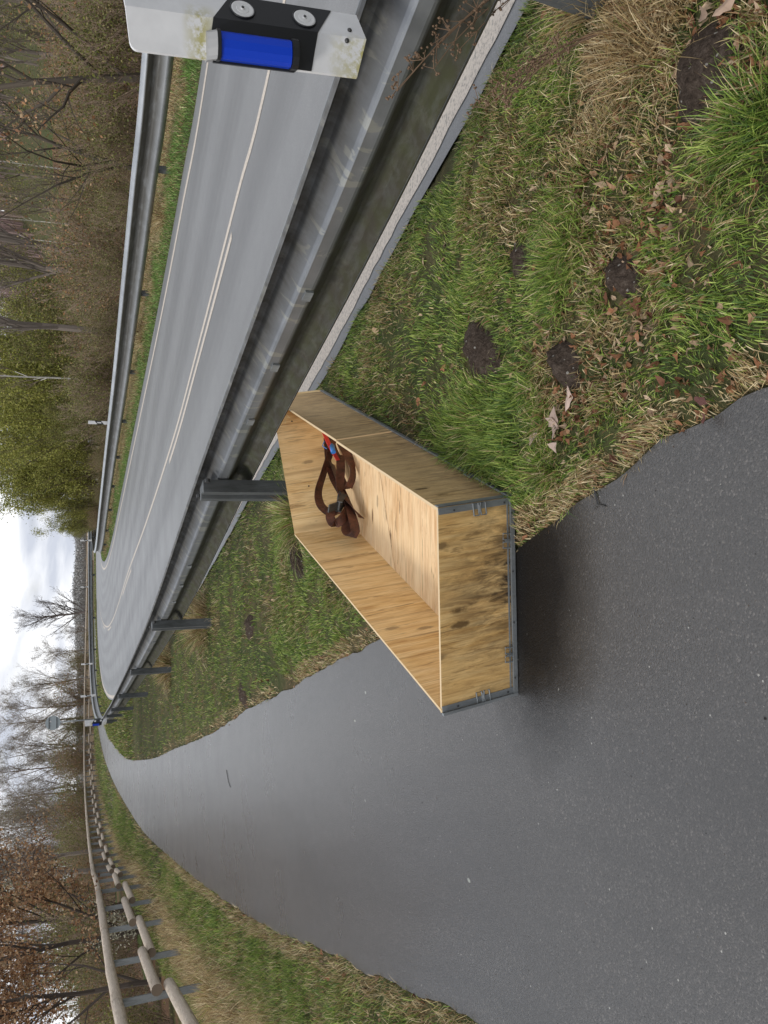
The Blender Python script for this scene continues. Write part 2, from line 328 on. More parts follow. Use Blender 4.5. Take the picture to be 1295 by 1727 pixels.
class MB:
    def __init__(s): s.V = []; s.Q = []; s.T = []; s.P = []; s.n = 0; s.uv = []
    def add(s, V, quads=(), tris=(), poly=(), uv=None):
        V = [tuple(v) for v in V]
        s.V += V; n = s.n
        s.Q += [tuple(i + n for i in q) for q in quads]; s.T += [tuple(i + n for i in q) for q in tris]
        s.P += [tuple(i + n for i in q) for q in poly]
        s.uv += list(uv) if uv is not None else [(v[0], v[2]) for v in V]
        s.n += len(V)
    def box(s, c, d, rz=0, M3=None):
        x, y, z = [q / 2 for q in d]
        P = [Vector((sx * x, sy * y, sz * z)) for sz in (-1, 1) for sy in (-1, 1) for sx in (-1, 1)]
        Mr = M3 if M3 is not None else Matrix.Rotation(rz, 3, 'Z')
        P = [Mr @ p + Vector(c) for p in P]
        s.add(P, [(0, 2, 3, 1), (4, 5, 7, 6), (0, 1, 5, 4), (2, 6, 7, 3), (0, 4, 6, 2), (1, 3, 7, 5)])
    def tube(s, pts, rad, k=8, cap=True):
        pts = [Vector(p) for p in pts]; n = len(pts)
        rad = [rad] * n if isinstance(rad, (int, float)) else rad
        V = []; uv = []; L_ = 0
        ref = None
        for i, p in enumerate(pts):
            d = (pts[min(i + 1, n - 1)] - pts[max(i - 1, 0)]).normalized()
            if ref is None: ref = Vector((0, 0, 1)) if abs(d.z) < .9 else Vector((1, 0, 0))
            a = d.cross(ref).normalized(); b = d.cross(a).normalized(); ref = a.cross(d).normalized() if abs(d.dot(ref)) < .99 else ref
            if i: L_ += (p - pts[i - 1]).length
            for j in range(k):
                t = 2 * math.pi * j / k; V.append(p + (a * math.cos(t) + b * math.sin(t)) * rad[i]); uv.append((L_, t * .1))
        Q = [(i * k + j, i * k + (j + 1) % k, (i + 1) * k + (j + 1) % k, (i + 1) * k + j) for i in range(n - 1) for j in range(k)]
        P = [tuple(range(k))[::-1], tuple((n - 1) * k + j for j in range(k))] if cap else []
        s.add(V, Q, (), P, uv)
    def ribbon(s, pts, wdir, w, th=.003):
        """a strap: pts path, wdir list of width directions"""
        pts = [Vector(p) for p in pts]; n = len(pts); V = []; uv = []; L_ = 0
        for i, p in enumerate(pts):
            d = (pts[min(i + 1, n - 1)] - pts[max(i - 1, 0)]).normalized(); wd = Vector(wdir[i]); wd = (wd - d * wd.dot(d)).normalized()
            nn = d.cross(wd) * th / 2
            if i: L_ += (p - pts[i - 1]).length
            for a, b_ in ((-.5, -1), (.5, -1), (.5, 1), (-.5, 1)):
                V.append(p + wd * w * a + nn * b_); uv.append((L_, a * w))
        Q = [(i * 4 + j, i * 4 + (j + 1) % 4, i * 4 + 4 + (j + 1) % 4, i * 4 + 4 + j) for i in range(n - 1) for j in range(4)]
        Q += [(3, 2, 1, 0), ((n - 1) * 4, (n - 1) * 4 + 1, (n - 1) * 4 + 2, (n - 1) * 4 + 3)]
        s.add(V, Q, (), (), uv)
    def build(s, name, m, parent=None, smooth=False, mi=None):
        F = []
        if s.Q: F.append(np.array(s.Q))
        if s.T: F.append(np.array(s.T))
        by = {}
        for p in s.P: by.setdefault(len(p), []).append(p)
        for k in by: F.append(np.array(by[k]))
        o = mk(name, s.V, F, m, parent, smooth, uv=s.uv, mi=mi)
        if smooth: 
            for p in o.data.polygons:
                if len(p.vertices) > 4: p.use_smooth = False
        return o
def catmull(P, step):
    P = [np.array(p, float) for p in P]; out_ = []
    for i in range(len(P) - 1):
        p0 = P[i - 1] if i else 2 * P[0] - P[1]; p1, p2 = P[i], P[i + 1]; p3 = P[i + 2] if i + 2 < len(P) else 2 * P[-1] - P[-2]
        for t in np.linspace(0, 1, 24, endpoint=False):
            out_.append(.5 * ((2 * p1) + (p2 - p0) * t + (2 * p0 - 5 * p1 + 4 * p2 - p3) * t * t + (3 * p1 - p0 - 3 * p2 + p3) * t ** 3))
    out_.append(P[-1]); A = np.array(out_)
    d = np.concatenate([[0], np.cumsum(np.linalg.norm(np.diff(A, axis=0), axis=1))])
    n = max(2, int(d[-1] / step) + 1) if step > 0 else int(-step)
    q = np.linspace(0, d[-1], n)
    return np.stack([np.interp(q, d, A[:, k]) for k in range(A.shape[1])], 1)
def frames(C):
    T = np.gradient(C[:, :2], axis=0); T /= np.linalg.norm(T, axis=1)[:, None]
    return T, np.stack([-T[:, 1], T[:, 0]], 1)           # tangent, left normal
def sweep(name, C, prof, m, parent=None, zoff=None, smooth=False, closed=True, sc=None):
    """prof list of (n, z): n along left normal"""
    T, Nn = frames(C); k = len(prof); n = len(C)
    s = np.concatenate([[0], np.cumsum(np.linalg.norm(np.diff(C[:, :2], axis=0), axis=1))])
    pl = np.concatenate([[0], np.cumsum([math.hypot(prof[i + 1][0] - prof[i][0], prof[i + 1][1] - prof[i][1]) for i in range(k - 1)])])
    z0 = C[:, 2] if C.shape[1] > 2 else np.zeros(n)
    V = np.zeros((n, k, 3)); UV = np.zeros((n, k, 2))
    for j, (a, z) in enumerate(prof):
        V[:, j, :2] = C[:, :2] + Nn * a; V[:, j, 2] = (z + z0) if sc is None else RZ(z, sc); UV[:, j, 0] = s; UV[:, j, 1] = pl[j]
    kk = k if closed else k - 1
    i, j = np.meshgrid(np.arange(n - 1), np.arange(kk), indexing='ij'); i = i.ravel(); j = j.ravel()
    Q = np.stack([i * k + j, i * k + (j + 1) % k, (i + 1) * k + (j + 1) % k, (i + 1) * k + j], 1)
    F = [Q]
    if closed: F += [np.array([list(range(k))[::-1]]), np.array([[(n - 1) * k + q for q in range(k)]])]
    return mk(name, V.reshape(-1, 3), F, m, parent, smooth, uv=UV.reshape(-1, 2))
def inpoly(P, poly):
    x, y = P[:, 0], P[:, 1]; r = np.zeros(len(P), bool); n = len(poly); j = n - 1
    for i in range(n):
        xi, yi = poly[i]; xj, yj = poly[j]
        c = ((yi > y) != (yj > y)) & (x < (xj - xi) * (y - yi) / (yj - yi + 1e-12) + xi); r ^= c; j = i
    return r
def dpoly(P, line):
    D = np.full(len(P), 1e9)
    for i in range(len(line) - 1):
        a = line[i][:2]; b = line[i + 1][:2]; ab = b - a; t = np.clip(((P[:, :2] - a) @ ab) / (ab @ ab + 1e-12), 0, 1)
        q = a + t[:, None] * ab; D = np.minimum(D, np.hypot(P[:, 0] - q[:, 0], P[:, 1] - q[:, 1]))
    return D
def vnoise(x, y, seed=0):
    def h(i, j): 
        v = np.sin(i * 127.1 + j * 311.7 + seed * 74.7) * 43758.5453; return v - np.floor(v)
    i = np.floor(x); j = np.floor(y); f = x - i; g = y - j; f = f * f * (3 - 2 * f); g = g * g * (3 - 2 * g)
    return (h(i, j) * (1 - f) + h(i + 1, j) * f) * (1 - g) + (h(i, j + 1) * (1 - f) + h(i + 1, j + 1) * f) * g
def fbm(x, y, seed=0, o=4):
    r = 0; a = .5
    for k in range(o): r = r + a * vnoise(x * 2 ** k, y * 2 ** k, seed + k); a *= .5
    return r / (1 - .5 ** o)
def sst(a, b, x): t = np.clip((x - a) / (b - a), 0, 1); return t * t * (3 - 2 * t)

# ------------------------------------------------------------------ layout lines (metres, camera above the origin, looking along +y)
LINE_OUT = catmull([(5.2, -3.2), (3.35, 0), (2.1, 3.0), (1.52, 4.59), (1.1, 5.75), (.56, 7.6), (-.04, 9.36), (-1.29, 13.09), (-2.85, 18.1), (-5.1, 26), (-7.6, 35.5), (-10, 46), (-11.8, 56), (-12.9, 66), (-12.7, 75), (-10.9, 82.5), (-6.8, 87.6), (0, 89), (8, 87), (20, 80)], .25)
LINE_MID = catmull([(8.6, -1.6), (6.6, 2.6), (4.1, 7.34), (3.52, 8.98), (2.35, 12.4), (1.3, 15.71), (-.35, 22.28), (-2.25, 30.66), (-4.05, 37.66), (-5.62, 44.38), (-7.0, 52), (-8.0, 61), (-8.3, 69), (-7.7, 76), (-5.5, 81), (-1, 83.6), (7, 81.5), (17, 75)], .25)
LINE_IN = catmull([(12, 0), (9.7, 4.5), (6.13, 11.2), (5.2, 14.1), (4.06, 18.4), (2.5, 25.29), (.33, 35.0), (-1.75, 44.38), (-3.4, 54), (-4.1, 62), (-3.9, 69), (-2.4, 75), (.5, 78), (6, 77), (15, 70)], .25)
PATH_L = catmull([(-1.75, -4), (-1.85, 0), (-2.05, 2.2), (-2.28, 3.22), (-2.54, 3.95), (-2.85, 4.75), (-3.22, 5.75), (-3.72, 7.0), (-4.42, 9.0), (-5.34, 11.77), (-6.6, 15.8), (-8.85, 23.35), (-11.3, 33), (-14, 44.4), (-17, 59), (-19.2, 73), (-20, 85), (-18, 93), (-12, 97)], .12)
PATH_R = catmull([(.34, -4), (.32, 0), (.30, 1.45), (.28, 1.72), (.22, 1.95), (.1, 2.2), (-.01, 2.48), (-.12, 2.75), (-.45, 3.55), (-.77, 4.44), (-1.06, 5.38), (-1.47, 6.56), (-2.04, 8.31), (-3.06, 11.2), (-4.25, 14.9), (-6.35, 21.5), (-9.3, 32.0), (-12, 44), (-14.2, 55), (-16, 68), (-17, 80), (-15.5, 88), (-10, 94)], .12)
def off(C, d):
    T, Nn = frames(C); return C[:, :2] + Nn * d
def ragged(C, amp, seed, f=5.0):
    T, Nn = frames(C); s = np.concatenate([[0], np.cumsum(np.linalg.norm(np.diff(C, axis=0), axis=1))])
    w = np.clip(8 / (np.hypot(C[:, 0], C[:, 1]) + 4), .15, 1)
    return C + Nn * ((fbm(s * f, s * 0 + 3.3, seed) - .5) * 2 * amp * w)[:, None]
ROAD_E_OUT = ragged(off(LINE_OUT, .175), .035, 5, 4)          # left of travel = grass side
ROAD_E_IN = off(LINE_IN, -.52)
PL = ragged(PATH_L, .06, 11); PR = ragged(PATH_R, .05, 12)
ROAD_POLY = np.concatenate([ROAD_E_OUT, ROAD_E_IN[::-1]]); PATH_POLY = np.concatenate([PL, PR[::-1]])
RAIL = catmull([(3.5, -1.6), (2.5, .7), (1.63, 2.85), (1.25, 3.87), (.82, 5.15), (.26, 6.76), (-1.3, 11.03), (-2.87, 15.93), (-4.5, 21.3), (-5.93, 26.06), (-7.3, 30.9), (-9.15, 37.5), (-11.25, 46), (-13.2, 56), (-14.5, 67), (-14.4, 77), (-12.3, 85), (-7.5, 90), (0, 91.5), (9, 89.5), (22, 82)], .2)
# the beam stands a little higher beside the crate (top lip .83 m) than round the bend (.75 m)
def rail_s(y): t = np.clip((y - 9) / 26, 0, 1); return .91 + .09 * t * t * (3 - 2 * t)
def RZ(z, s_): return CAMH - (CAMH - z) * s_
RAIL = RAIL * rail_s(RAIL[:, 1])[:, None]; RAIL_S = rail_s(RAIL[:, 1] / .91 * (RAIL[:, 1] < 12) + RAIL[:, 1] * (RAIL[:, 1] >= 12))
IRAIL = catmull([(13.6, 1.5), (10.4, 6.8), (7.0, 12.8), (6.15, 15.9), (5.2, 19.5), (3.9, 24.6), (2.15, 33), (.1, 42), (-1.6, 49), (-2.5, 55), (-2.5, 61), (-1.4, 67), (1.5, 71.5), (7, 72), (14, 68)], .25)
FENCE = catmull([(-4.3, 5.0, 0), (-5.25, 7.9, 0), (-6.25, 10.7, 0), (-7.2, 13.5, 0), (-8.1, 16.6, 0), (-9.2, 20.2, 0), (-10.5, 24.3, 0), (-12.9, 31, 0), (-16.1, 42, 0), (-19.6, 56, 0), (-22.7, 71, 0), (-24.6, 86, -.03), (-24.9, 96, -.10), (-20.5, 101.5, -.18), (-9.5, 103, -.42), (0, 101, -.55), (12, 96, -.6)], .25)

CRATE_FOOT = np.array([(-.725, 2.847), (.061, 2.875), (.868, 5.55), (-.09, 4.86)])
def terrain(x, y):
    """height of the ground sheet"""
    P = np.stack([x, y], 1); d = np.hypot(x, y)
    inr = inpoly(P, ROAD_POLY); inp = inpoly(P, PATH_POLY)
    near = d < 130
    dr = np.full(len(x), 50.); dp = dr.copy(); df = dr.copy()
    if near.any():
        dr[near] = np.minimum(dpoly(P[near], ROAD_E_OUT[::4]), dpoly(P[near], ROAD_E_IN[::4]))
        dp[near] = np.minimum(dpoly(P[near], PL[::6]), dpoly(P[near], PR[::6]))
        df[near] = dpoly(P[near], FENCE[::4])
    m = np.minimum(dr, dp)
    z = -.012 + .05 * sst(.02, .35, m) * (1 + .0 * x) + (fbm(x * 3, y * 3, 3) - .5) * .05 * sst(.05, .4, m)
    ic = inpoly(P, CRATE_FOOT); dc = np.where(near, dpoly(P, CRATE_FOOT[[0, 1, 2, 3, 0]]) if near.any() else 0, 50)
    z = np.minimum(z, np.where(ic, .004, .004 + .2 * dc))
    z = np.where(inr | inp, -.05 * sst(0, .12, m) - .012, z)
    # woods behind the inner rail: climbs a hillside to the right of the view
    az = np.degrees(np.arctan2(x, np.maximum(y, .01)))
    z = z + sst(9, 22, az) * (y > -5) * 16 * sst(38, 150, d)
    # falls away beyond the log fence
    beyond = ((az < -14) | (y > 100)) & inpoly(P, np.concatenate([FENCE[:, :2], [(60, 90), (60, 3000), (-3000, 3000), (-3000, -30), (-4, -30)]]))
    z = z - np.where(beyond, 1.1 * sst(.6, 16, df), 0)
    wood = np.where(beyond, sst(.1, 1.2, df), 0)
    inner = (~inr) & inpoly(P, np.concatenate([IRAIL[:, :2], [(300, 60), (300, -30)]]))
    dr2 = np.where(near, dpoly(P, IRAIL[::6]) if near.any() else 0, 30)
    wood = np.maximum(wood, np.where(inner, sst(.2, 1.0, dr2), 0))
    return z, wood
rad = np.concatenate([[.0], np.geomspace(.6, 60, 330), np.geomspace(62, 3500, 60)]); ang = np.linspace(0, 2 * np.pi, 420, endpoint=False)
rr, aa = np.meshgrid(rad, ang, indexing='ij'); gx = (rr * np.sin(aa)).ravel(); gy = (rr * np.cos(aa)).ravel()
gz, gw = terrain(gx, gy)
nr, na = len(rad), len(ang); i, j = np.meshgrid(np.arange(nr - 1), np.arange(na), indexing='ij'); i = i.ravel(); j = j.ravel()
Q = np.stack([i * na + j, i * na + (j + 1) % na, (i + 1) * na + (j + 1) % na, (i + 1) * na + j], 1)
g = mk('ground', np.stack([gx, gy, gz], 1), Q, M['ground'], smooth=True)
a = g.data.color_attributes.new('wood', 'FLOAT_COLOR', 'POINT'); c4 = np.ones((len(gx), 4), dtype=np.float32); c4[:, :3] = gw[:, None]; a.data.foreach_set('color', c4.ravel())
tag(g, kind='structure')
_GZ = gz.reshape(nr, na)
def ground_z(x, y):
    x = np.asarray(x, float); y = np.asarray(y, float); r_ = np.hypot(x, y); a_ = (np.arctan2(x, y) % (2 * np.pi)) / (2 * np.pi) * na
    ri = np.clip(np.interp(r_, rad, np.arange(nr)), 0, nr - 1.001); i0 = ri.astype(int); f = ri - i0; j0 = a_.astype(int) % na; h_ = a_ - np.floor(a_); j1 = (j0 + 1) % na
    return (_GZ[i0, j0] * (1 - h_) + _GZ[i0, j1] * h_) * (1 - f) + (_GZ[i0 + 1, j0] * (1 - h_) + _GZ[i0 + 1, j1] * h_) * f
def strip(name, A, B, z, m, nz=0):
    n = 700; 
    def rs(C):
        d = np.concatenate([[0], np.cumsum(np.linalg.norm(np.diff(C[:, :2], axis=0), axis=1))]); 
        q = np.linspace(0, 1, n) ** 1.6 * d[-1]; return np.stack([np.interp(q, d, C[:, 0]), np.interp(q, d, C[:, 1])], 1)
    A, B = rs(A), rs(B); k = 9
    V = np.zeros((n, k, 3)); UV = np.zeros((n, k, 2)); sl_ = np.concatenate([[0], np.cumsum(np.linalg.norm(np.diff(A, axis=0), axis=1))])
    for t in range(k): V[:, t, :2] = A * (1 - t / (k - 1)) + B * (t / (k - 1)); V[:, t, 2] = z; UV[:, t, 0] = sl_; UV[:, t, 1] = np.linalg.norm(A - B, axis=1) * t / (k - 1)
    i, j = np.meshgrid(np.arange(n - 1), np.arange(k - 1), indexing='ij'); i = i.ravel(); j = j.ravel()
    return tag(mk(name, V.reshape(-1, 3), np.stack([i * k + j, (i + 1) * k + j, (i + 1) * k + j + 1, i * k + j + 1], 1)[:, ::-1], m, uv=UV.reshape(-1, 2)), kind='structure')
strip('road', ROAD_E_OUT, ROAD_E_IN, 0.0, M['road'])
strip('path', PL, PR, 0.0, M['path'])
def clip_arc(C, y0, y1):
    k = (C[:, 1] >= y0) & (C[:, 1] <= y1); return C[k]
def marking(C, w, z=.004, wob=.0):
    T, Nn = frames(C); s = np.arange(len(C)) * .13
    e = (fbm(s * 9, s * 0, 21) - .5)[:, None] * wob
    A = C[:, :2] + Nn * w / 2 + Nn * e; B = C[:, :2] - Nn * w / 2
    V = np.zeros((len(C) * 2, 3)); V[0::2, :2] = A; V[1::2, :2] = B; V[:, 2] = z
    i = np.arange(len(C) - 1); return V, np.stack([2 * i, 2 * i + 1, 2 * i + 3, 2 * i + 2], 1)
Vs, Fs, n0 = [], [], 0
half = len(LINE_MID)
def seg(C, s0, s1):
    d = np.concatenate([[0], np.cumsum(np.linalg.norm(np.diff(C[:, :2], axis=0), axis=1))]); q = np.arange(s0, min(s1, d[-1]), .1)
    return np.stack([np.interp(q, d, C[:, 0]), np.interp(q, d, C[:, 1])], 1)
marks = [(seg(LINE_OUT, 0, 200), .165, .03), (seg(LINE_IN, 0, 200), .13, .01), (seg(LINE_MID, 0, 200), .095, .01)]
mid2 = off(LINE_MID, .20)
marks += [(seg(mid2, a_, b_), .095, .01) for a_, b_ in ((12.2, 19.5), (32, 38), (50.5, 56.5), (62.5, 66), (78, 82), (92, 97))]
for C, w, wb in marks:
    V, F = marking(C, w, wob=wb); Vs.append(V); Fs.append(F + n0); n0 += len(V)
tag(mk('road_markings', np.concatenate(Vs), np.concatenate(Fs), M['paint']), kind='structure')

# ------------------------------------------------------------------ guard rails
_b = [(.0, .738), (-.006, .750), (-.018, .752), (-.092, .716), (-.110, .700), (-.118, .684), (-.118, .666), (-.110, .652), (-.012, .584), (.0, .574), (.004, .562), (.004, .508), (-.0, .494), (-.012, .478), (-.108, .402), (-.117, .388), (-.118, .368), (-.110, .350), (-.092, .324), (-.018, .282), (-.006, .284), (.0, .296)]
front = [(a_ - .006, z) for a_, z in _b][::-1]
WPROF = _b + front
def cpost(h, wd=.19, dp=.10, t=.012):
    """open channel section post, long face along local x"""
    w = wd / 2
    return [(-w, -dp), (w, -dp), (w, 0), (w * .45, 0), (w * .35, -.028), (-w * .35, -.028), (-w * .45, 0), (-w, 0)]
def extrude_poly(mb, poly, z0, z1, bev=.004):
    n = len(poly)
    V = [(x, y, z0) for x, y in poly] + [(x, y, z1) for x, y in poly]
    mb.add(V, [(i, (i + 1) % n, n + (i + 1) % n, n + i) for i in range(n)], (), [tuple(range(n))[::-1], tuple(range(n, 2 * n))])
def at_arc(C, s):
    d = np.concatenate([[0], np.cumsum(np.linalg.norm(np.diff(C[:, :2], axis=0), axis=1))])
    T, Nn = frames(C); s = np.asarray(s)
    z = np.interp(s, d, C[:, 2]) if C.shape[1] > 2 else s * 0
    return np.stack([np.interp(s, d, C[:, 0]), np.interp(s, d, C[:, 1])], 1), np.stack([np.interp(s, d, T[:, 0]), np.interp(s, d, T[:, 1])], 1), np.stack([np.interp(s, d, Nn[:, 0]), np.interp(s, d, Nn[:, 1])], 1), z, d[-1]
# outer rail
gr = empty('guard_rail', (float(RAIL[40, 0]), float(RAIL[40, 1]), 0)); gl = Vector(gr.location)
tag(gr, 'near galvanised guard rail seen from behind, running past the crate and round the bend', 'guard rail')
RL = RAIL[:, :2] - np.array(gl[:2]); sweep('beam', RL, WPROF, M['beam'], gr, smooth=False, sc=RAIL_S)
pb = MB(); extrude_poly(pb, cpost(1), -.5, .70)
post_proto = None
dists = np.concatenate([[0], np.cumsum(np.linalg.norm(np.diff(RAIL, axis=0), axis=1))])
def arc_of(C, y):                                            # first arc position reaching y
    d = np.concatenate([[0], np.cumsum(np.linalg.norm(np.diff(C[:, :2], axis=0), axis=1))]); return d[np.argmax(C[:, 1] >= y)]
pys = [6.02, 10.55, 15.35, 20.9, 26.6]
ps = [arc_of(RAIL, q) for q in pys]
while ps[-1] < dists[-1] - 5: ps.append(ps[-1] + 5.2)
pc, pt, pn, _, _ = at_arc(RAIL, ps)
brks = [MB(), MB()]
brks[0].box((.125, .0, .655), (.07, .07, .07)); brks[1].box((.125, .0, .50), (.07, .05, .07))
bls = []
for bx_, bz_ in ((.17, .70), (.21, .66), (.15, .53), (.19, .50), (-.15, .68)):
    bl = MB(); bl.tube([(bx_, -.02, bz_), (bx_, .006, bz_)], .018, 8); bls.append(bl)
for q in range(len(ps)):
    rz = math.atan2(pt[q][1], pt[q][0]) + math.pi               # local y then points at the grass side
    loc = (pc[q][0] + pn[q][0] * .115 - gl.x, pc[q][1] + pn[q][1] * .115 - gl.y, 0)
    if q == 0:
        p0 = pb.build('post', M['post'], gr); kids_ = [bk_.build('bracket', M['post'], p0) for bk_ in brks] + [bl_.build('bolt', M['bolt'], p0) for bl_ in bls]; o = p0
        for x in kids_: x.location.y = -.06
    else: o = copytree(p0, gr)
    # local +y = left normal (grass side)
    o.location = loc; o.rotation_euler = (0, 0, math.atan2(-pn[q][0], pn[q][1])); o.scale = (1, 1, RZ(.70, float(rail_s(pc[q][1] * 1.06))) / .70)
o = copytree(p0, gr); o.location = (1.742 - gl.x, 2.30 - gl.y, 0); o.rotation_euler = (0, R(5), R(8)); o.scale = (1, 1, 1.1)      # the leaning post at the picture's right edge
# slotted lugs along the central wave
lug = MB(); lug.box((0, 0, 0), (.075, .010, .040))
lugs = [3.6, 4.32, 5.1, 8.1, 8.85, 9.6, 12.2, 13.1]
first = None
for yy in lugs:
    c, t_, n_, _, _ = at_arc(RAIL, [arc_of(RAIL, yy)])
    if first is None: first = lug.build('lug', M['steel'], gr); o = first
    else: o = first.copy(); COL.objects.link(o); o.parent = gr
    o.location = (c[0][0] + n_[0][0] * .011 - gl.x, c[0][1] + n_[0][1] * .011 - gl.y, RZ(.522, .915)); o.rotation_euler = (0, 0, math.atan2(-n_[0][0], n_[0][1]))
# inner rail (road side faces us: waves forward, posts behind)
gi = empty('guard_rail', (float(IRAIL[60, 0]), float(IRAIL[60, 1]), 0)); gil = Vector(gi.location)
tag(gi, 'galvanised guard rail on the far side of the road in front of the thicket', 'guard rail')
I2 = IRAIL - np.array(gil[:2])
sweep('beam', I2, [(-a_ , z + .0) for a_, z in _b] + [(-a_ - .006, z) for a_, z in _b][::-1], M['beam2'], gi, smooth=True)
d_i = np.sum(np.linalg.norm(np.diff(IRAIL, axis=0), axis=1)); sI = np.arange(2, d_i, 4.6)
pc, pt, pn, _, _ = at_arc(IRAIL, sI); pbm = MB(); extrude_poly(pbm, [(-.05, -.1), (.05, -.1), (.05, 0), (-.05, 0)], -.4, .68); pI = None
for q in range(len(sI)):
    if pI is None: pI = pbm.build('post', M['post'], gi); o = pI
    else: o = pI.copy(); COL.objects.link(o); o.parent = gi
    o.location = (pc[q][0] - pn[q][0] * .02 - gil.x, pc[q][1] - pn[q][1] * .02 - gil.y, 0); o.rotation_euler = (0, 0, math.atan2(-pn[q][0], pn[q][1]))

# ------------------------------------------------------------------ delineator with blue game-warning reflector on the near rail
def delineator(label):
    e = empty('delineator_post'); tag(e, label, 'delineator')
    th = .012
    pl = [(-.111, .030), (0, 0), (.100, .040)]                     # plan of the two faces (x, y), fold in the middle
    def shell(mb, zf, o0, o1, pts=pl):
        """zf: list of (zlow, zhigh) at the three plan points; o0/o1 outward offsets (towards -y)"""
        V = []
        for (x, y), (a_, b_) in zip(pts, zf):
            for o_ in (o0, o1):
                V += [(x, y - o_, a_), (x, y - o_, b_)]
        Q = []
        for k in range(len(pts) - 1):
            s = k * 4; n = s + 4
            Q += [(s + 2, n + 2, n + 3, s + 3), (s, s + 1, n + 1, n), (s + 1, s + 3, n + 3, n + 1), (s, n, n + 2, s + 2)]
        e_ = 4 * len(pts) - 4; Q += [(0, 2, 3, 1), (e_, e_ + 1, e_ + 3, e_ + 2)]
        mb.add(V, Q)
    w = MB()
    zs = [(.022, .70), (-.008, .722), (.012, .735)]
    # body: subdivided outline with a rounded shoulder at the left top
    shell(w, [(-.008, .750), (.006, .756)], -th, 0, pts=pl[1:])
    Lf = math.hypot(.111, .030); arc = [(.022 - .022 * math.cos(t * math.pi / 12), .720 + .022 * math.sin(t * math.pi / 12)) for t in range(7)]
    arc[-1] = (.022, .743); outl = [(0, .022)] + arc + [(Lf, .750), (Lf, -.008)]; nl_ = len(outl)
    d_ = Vector((.111, -.030, 0)).normalized(); p_ = Vector((-.111, .030, 0)); V_ = [p_ + d_ * a_ + Vector((0, o_, z_)) for o_ in (0, th) for a_, z_ in outl]
    w.add(V_, [(i, (i + 1) % nl_, nl_ + (i + 1) % nl_, nl_ + i)[::-1] for i in range(nl_)], (), [tuple(range(nl_))[::-1], tuple(range(nl_, 2 * nl_))])
    body = w.build('body', M['white'], e)
    bb = MB(); shell(bb, [(.180, .512), (.158, .492), (.095, .425)], .0008, .003); bb.build('black_band', M['black'], e)
    # recessed round retro discs on the right face
    nrm = Vector((.040, -.100, 0)).normalized(); tan = Vector((.100, .040, 0)).normalized()
    for dz in (.395, .195):
        d = MB(); c0 = tan * .050 + Vector((0, 0, dz)) + nrm * .001
        P1 = []; k = 28
        for rr_, oo in ((.036, 0), (.036, .004), (.032, .0055), (.020, .0045), (.019, .0055), (.006, .0055), (.0055, .009)):
            P1 += [c0 + nrm * (oo + .001) + (tan * math.cos(2 * math.pi * q / k) + Vector((0, 0, 1)) * math.sin(2 * math.pi * q / k)) * rr_ for q in range(k)]
        nn = 7
        d.add(P1, [(i * k + j, i * k + (j + 1) % k, (i + 1) * k + (j + 1) % k, (i + 1) * k + j) for i in range(nn - 1) for j in range(k)], (), [tuple((nn - 1) * k + j for j in range(k))])
        dd = d.build('round_reflector', M['disc'], e)
        h = MB(); h.tube([c0 + nrm * .008, c0 + nrm * .0125], .0045, 10); h.build('rivet', M['bolt'], dd)
        rg = MB()
        ring = [c0 + nrm * .004 + (tan * math.cos(2 * math.pi * q / 32) + Vector((0, 0, 1)) * math.sin(2 * math.pi * q / 32)) * .0375 for q in range(33)]
        rg.tube(ring, .0028, 6, False); rg.build('rim', M['black'], dd, smooth=True)
    # blue half-round box reflector on the left face
    f0 = Vector((-.111, .030, 0)); fl = Vector((.111, -.030, 0)).normalized(); fn = Vector((-.030, -.111, 0)).normalized()
    bx = MB(); hw = .038; c0 = f0 + fl * .034
    prof = [(-hw, .000), (-hw, .035), (-hw * .8, .048), (-hw * .3, .056), (hw * .3, .056), (hw * .8, .050), (hw, .036), (hw, .0)]
    z0, z1 = .258, .478
    V = [c0 + fl * a_ + fn * (b_ + .003) + Vector((0, 0, z)) for z in (z0, z1) for a_, b_ in prof]; n = len(prof)
    bx.add(V, [(i, (i + 1), n + i + 1, n + i) for i in range(n - 1)], (), [tuple(range(n))[::-1], tuple(range(n, 2 * n))])
    blue = bx.build('blue_reflector', M['blue'], e)
    for za, zb, mm in ((z0 - .022, z0 - .002, M['black']), (z1 + .002, z1 + .012, M['black'])):
        c = MB(); pr = [(a_ * 1.14, b_ * 1.1) for a_, b_ in prof]
        V = [c0 + fl * a_ + fn * (b_ + .003) + Vector((0, 0, z)) for z in (za, zb) for a_, b_ in pr]
        c.add(V, [(i, (i + 1), n + i + 1, n + i) for i in range(n - 1)], (), [tuple(range(n))[::-1], tuple(range(n, 2 * n))])
        c.build('end_cap', mm, blue)
    c = MB(); pr = [(a_ * 1.05, b_ * 1.0) for a_, b_ in prof]
    V = [c0 + fl * a_ + fn * (b_ + .003) + Vector((0, 0, z)) for z in (z1 + .012, z1 + .038) for a_, b_ in pr]
    V[n:] = [v - fn * .03 for v in V[n:]]
    c.add(V, [(i, (i + 1), n + i + 1, n + i) for i in range(n - 1)], (), [tuple(range(n))[::-1], tuple(range(n, 2 * n))]); c.build('end_cap', M['grey_plastic'], blue)
    fr = MB()
    for sgn in (-1, 1): fr.box(c0 + fl * sgn * (hw + .004) + fn * .006 + Vector((0, 0, (z0 + z1) / 2)), (.006, .012, z1 - z0 + .04), math.atan2(fl.y, fl.x))
    fr.build('frame', M['black'], blue)
    bt = MB()
    for c_ in ((.030, .045), (-.012, .060)):
        p = (tan * c_[0] if c_[0] > 0 else fl * c_[0]) + Vector((0, 0, c_[1])); q = nrm if c_[0] > 0 else fn
        bt.tube([p, p + q * .004, p + q * .0075], [.0075, .0075, .003], 10)
    bt.build('bolt', M['bolt'], e)
    return e
